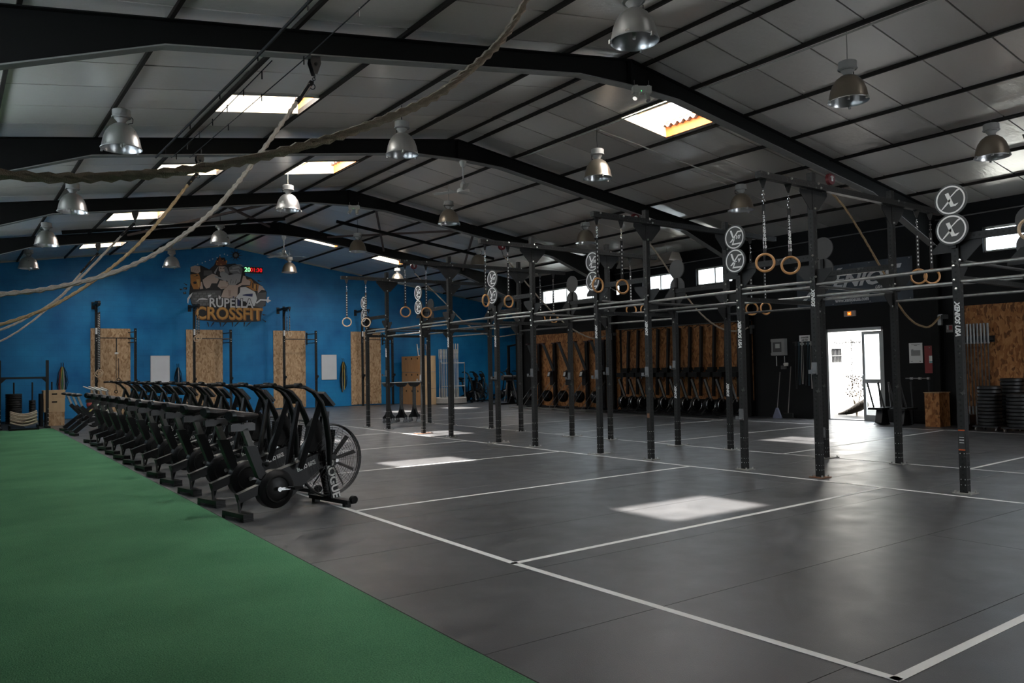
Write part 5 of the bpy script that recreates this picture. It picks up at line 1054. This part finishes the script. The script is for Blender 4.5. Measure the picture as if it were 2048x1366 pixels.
# ---------------------------------------------------------------- far right corner: jump boxes, barbell stand, ladder, glute machine
for k in range(3):
    t = thing('plyo_box', 'wooden jump box with three holes, %s of the stack before the blue wall' % ('bottom', 'middle', 'top')[k], 'box', (16.5, 29.65, .70 * k), group='wooden jump boxes')
    MB().bb((0, .0, 0), (.03, 1.75, .69)).build('side_panel', ply_m, t); MB().bb((.03, 0, 0), (.72, .03, .69)).build('end_panel', ply_pale, t); MB().bb((.03, .03, .66), (.72, 1.72, .69)).bb((.69, .03, 0), (.72, 1.72, .66)).build('carcass', ply_m, t)  # shading put into the colours: side panel darker, end panel paler
    for j in range(3): MB().cyl((-.004, .3 + j * .52, .58), (.004, .3 + j * .52, .58), .045, 14).build('grip_hole', M('hole_dark', (.01, .008, .006), .9), t)
    MB().cyl((.14, -.004, .58), (.14, .004, .58), .04, 14).build('grip_hole', MATS['hole_dark'], t)
ld = thing('step_ladder', 'aluminium ladder leaning behind the wooden jump boxes', 'ladder', (17.3, 30.9, 0))
for s in (0, .45): MB().beam((s, 0, .0), (s, .55, 2.65), .03, .07).build('rail', alu_m, ld)
for k in range(8): MB().cyl((0, .065 + .063 * k, .33 + .3 * k), (.45, .065 + .063 * k, .33 + .3 * k), .016, 8).build('rung', alu_m, ld)
bs = thing('barbell_stand', 'round pale stand holding upright barbells before the blue wall', 'stand', (17.9, 29.55, 0))
MB().lathe([(.001, .04), (.68, .04), (.68, .24), (.66, .26), (.001, .26)], 32).build('base', M('stand_grey', (.30, .28, .26), .5, var=.2, scale=12), bs, smooth=True); MB().torus((0, 0, .27), .66, .02, None, 32, 6).build('rim', M('stand_rim', (.5, .48, .45), .5), bs, smooth=True)
for zz in (.75, 1.75): MB().bb((-.6, -.2, zz), (.6, -.17, zz + .03)).build('guide_bar', M('stand_rim', (.5, .48, .45), .5), bs)
MB().cyl((-.6, -.185, .26), (-.6, -.185, 1.8), .02, 8).cyl((.6, -.185, .26), (.6, -.185, 1.8), .02, 8).build('guide_post', grey_steel, bs)
silver_bar = M('bright_bar', (.55, .53, .50), .35, metal=.6, var=.3, scale=20)
for i in range(14):
    a = i * 2.4; x = 17.38 + (i % 7) * .135 + .45 * (i // 12); y = 29.48 + (i // 7) * .14; h = 2.1 if i < 10 else 2.35
    if i >= 10: x = 18.05 + (i - 10) * .12; y = 29.75
    t = thing('barbell', 'upright bright barbell in the round stand, %s of the cluster' % ORD[i], 'barbell', (x, y, .262), group='barbells in the round stand'); MB().cyl((0, 0, 0), (0, 0, h), .015, 8).build('shaft', silver_bar, t); MB().cyl((0, 0, h - .42), (0, 0, h), .026, 10).build('sleeve', silver_bar, t); MB().cyl((0, 0, .0), (0, 0, .42), .026, 10).build('sleeve', silver_bar, t)
cs_m = M('cart_speckle', (.05, .05, .048), .5, var=.8, scale=40)
for i, (x, lb) in enumerate(((10.32, 'left'), (10.72, 'middle'), (11.14, 'right'))):
    t = thing('ball_cart', 'rolling post cart with a shallow speckled tray, %s of three under the rig' % lb, 'cart', (x, 20.45, 0), group='rolling carts under the rig')
    MB().prism([(-.195, .13), (.195, .13), (.195, .17), (.12, .24), (.07, .38), (.045, .5), (-.045, .5), (-.07, .38), (-.12, .24), (-.195, .17)], .012, lambda u, v, w: (u, w - .006, v)).prism([(-.2, .13), (.2, .13), (.05, .35), (-.05, .35)], .012, lambda u, v, w: (w - .006, u, v)).build('foot', black_m, t)
    MB().box((0, 0, .72), (.075, .075, .68)).build('post', cs_m, t)
    MB().lathe([(.03, -.10), (.10, -.09), (.16, -.04), (.19, .03), (.195, .035), (.18, .035), (.15, -.03), (.001, -.07)], 20, (0, 0, 1.11)).build('tray', cs_m, t, smooth=True); MB().torus((0, 0, 1.145), .188, .012, None, 20, 6).build('tray_rim', M('rim_pale', (.4, .4, .38), .5), t)
    for sx, sy in ((-.16, 0), (.16, 0), (0, -.18), (0, .18)): MB().cyl((sx, sy - .015, .04), (sx, sy + .015, .04), .04, 12).box((sx, sy, .10), (.03, .05, .06)).build('caster', grey_steel, t)
gh = thing('glute_machine', 'black roller-pad back machine in the corner by the dark column', 'exercise machine', (19.3, 27.1, 0))
MB().bb((-.75, -.3, 0), (.75, .3, .06)).build('base', black_m, gh); MB().cyl((-.55, -.25, 1.1), (-.12, -.25, 1.1), .11, 16).cyl((-.05, -.25, 1.1), (.38, -.25, 1.1), .11, 16).build('roller_pad', M('pad_grey', (.05, .05, .052), .35), gh, smooth=True)
MB().beam((-.1, 0, .06), (-.1, 0, 1.05), .09, .09).beam((.1, .2, .06), (.1, .2, 2.45), .09, .09).beam((.1, .2, 2.42), (.9, .2, 2.55), .07, .07).build('post', black_m, gh); MB().prism([(-.16, .06), (.16, .06), (.05, .32), (-.05, .32)], .1, lambda u, v, w: (u - .1, w - .3, v)).build('foot', black_m, gh); MB().tube([(-.2, -.1, 1.2), (-.25, -.1, 1.42), (-.15, -.1, 1.5)], .025, 8).tube([(.35, -.1, 1.2), (.3, -.1, 1.42), (.4, -.1, 1.5)], .025, 8).build('handle', black_soft, gh); MB().beam((.3, -.1, .1), (.1, -.1, .95), .03, .04).beam((-.35, -.1, .1), (-.2, -.1, .9), .03, .04).build('stay', alu_m, gh)
# wall shelf rail on the dark column
# ---------------------------------------------------------------- far left corner behind the turf
lr = thing('yoke_rack', 'low black yoke rack at the far end of the green turf', 'rack', (1.9, 26.85, 0))
for x in (-.60, .58):
    o = MB().box((x, 0, 1.0), (.075, .075, 1.96)).build('upright', rig_black, lr); MB().box((x, 0, .03), (.12, .55, .05)).build('foot', rig_black, lr)
    m = MB()
    for zz in (.08, .18, .3, .42, .55): m.ball((x + .02, -.042, zz), .014, 6, 4)
    m.build('bolt_set', bolt_m, lr, stuff=True)
MB().beam((-.6, 0, 1.47), (.58, 0, 1.47), .06, .06).build('cross_bar', rig_black, lr)
for s in (-1, 1): MB().prism([(0, 0), (-s * .12, 0), (0, -.12)], .01, lambda u, v, w: (.58 * s - s * .02 + u * 1.0, w - .005, 1.44 + v)).build('gusset', rig_black, lr)
br = thing('battle_rope_stack', 'coiled tan battle ropes heaped on a low black sled', 'rope', (1.85, 26.25, .13))
for k in range(8):
    mb = MB(); pts = [(-.33 + .66 * j / 8, (k % 2) * .12 - .06 + .02 * math.sin(j), .03 + k * .043 - .09 * math.sin(PI * j / 8) + .07) for j in range(9)]; mb.tube(pts, .024, 8); mb.build('rope_turn', rope_m, br, smooth=True)
sl = thing('rope_sled', 'low black sled under the heap of battle ropes', 'sled', (1.85, 26.25, 0)); MB().bb((-.36, -.2, .01), (.36, .2, .06)).build('deck', black_m, sl); MB().bb((-.36, -.22, .01), (-.32, .22, .15)).bb((.32, -.22, .01), (.36, .22, .15)).build('runner', black_m, sl)
for i, (x, z, w, d, h, m, lb) in enumerate(((2.78, 0, .50, .5, .42, osb_light, 'bottom chipboard jump box at the far end of the turf'), (2.76, .42, .56, .5, .42, ply_pale, 'middle pale plywood jump box with hand slots at the far end of the turf'), (2.76, .84, .58, .52, .24, ply_pale, 'top pale plywood jump box with hand slots at the far end of the turf'))):
    t = thing('plyo_box', lb, 'box', (x, 28.05, z), group='jump boxes at the far end of the turf'); MB().bb((-w / 2, -d / 2, 0), (w / 2, d / 2, h - .012)).build('shell', m, t); MB().bb((-w / 2 - .008, -d / 2 - .008, h - .012), (w / 2 + .008, d / 2 + .008, h)).build('lid', m, t)
    if i: MB().bb((-.07, -d / 2 - .004, h - .14), (.07, -d / 2 + .002, h - .095)).build('hand_slot', MATS['hole_dark'], t)
tag(MB().bb((2.38, 27.7, 0), (2.46, 28.3, .98)).build('dark_board', black_soft), 'dark board standing beside the pale jump boxes', 'board')
for i, (x, y, h, lb) in enumerate(((1.88, 30.6, 1.32, 'left'), (2.40, 30.6, 1.32, 'middle'), (2.96, 30.6, 1.32, 'right'))):
    t = thing('plate_post', 'black plate storage post before the blue wall, %s of three' % lb, 'post', (x, y, 0), group='plate storage posts'); MB().cyl((0, 0, .04), (0, 0, h), .025, 12).build('pin', rig_black, t); MB().box((0, 0, .02), (.5, .5, .04)).build('base', black_m, t)
    n = (12, 9, 0)[i]
    for k in range(n):
        p = MB(); r = .235 if i == 0 else .10; p.lathe([(.03, 0), (r - .015, 0), (r, .012), (r, .062), (r - .015, .074), (.03, .074)], 24); tag(p.build('bumper_plate', plate_m, None, (x, y, .045 + k * .076), smooth=True), '%s dark plate from the floor on the %s storage post' % (ORD[k], lb), 'weight plate', 'plates on the storage posts')
t = thing('medicine_ball_bag', 'mesh bag of coloured balls on the floor behind the spin bikes', 'bag', (3.9, 27.4, 0)); MB().ball((0, 0, .33), .34, 16, 10, (1, .8, 1)).build('bag', M('bag_mesh', (.30, .30, .22), .7, var=.5, scale=10), t, smooth=True); MB().ball((-.22, -.2, .62), .14, 14, 8).build('red_ball', M('ball_red', (.35, .05, .04), .5), t, smooth=True); MB().ball((-.25, -.22, .36), .15, 14, 8).build('yellow_ball', M('ball_yellow', (.42, .33, .08), .5), t, smooth=True); MB().beam((-.3, -.28, .45), (.15, -.28, .85), .02, .05).build('strap', M('strap_violet', (.25, .2, .45), .6), t)
sc.render.film_transparent = False
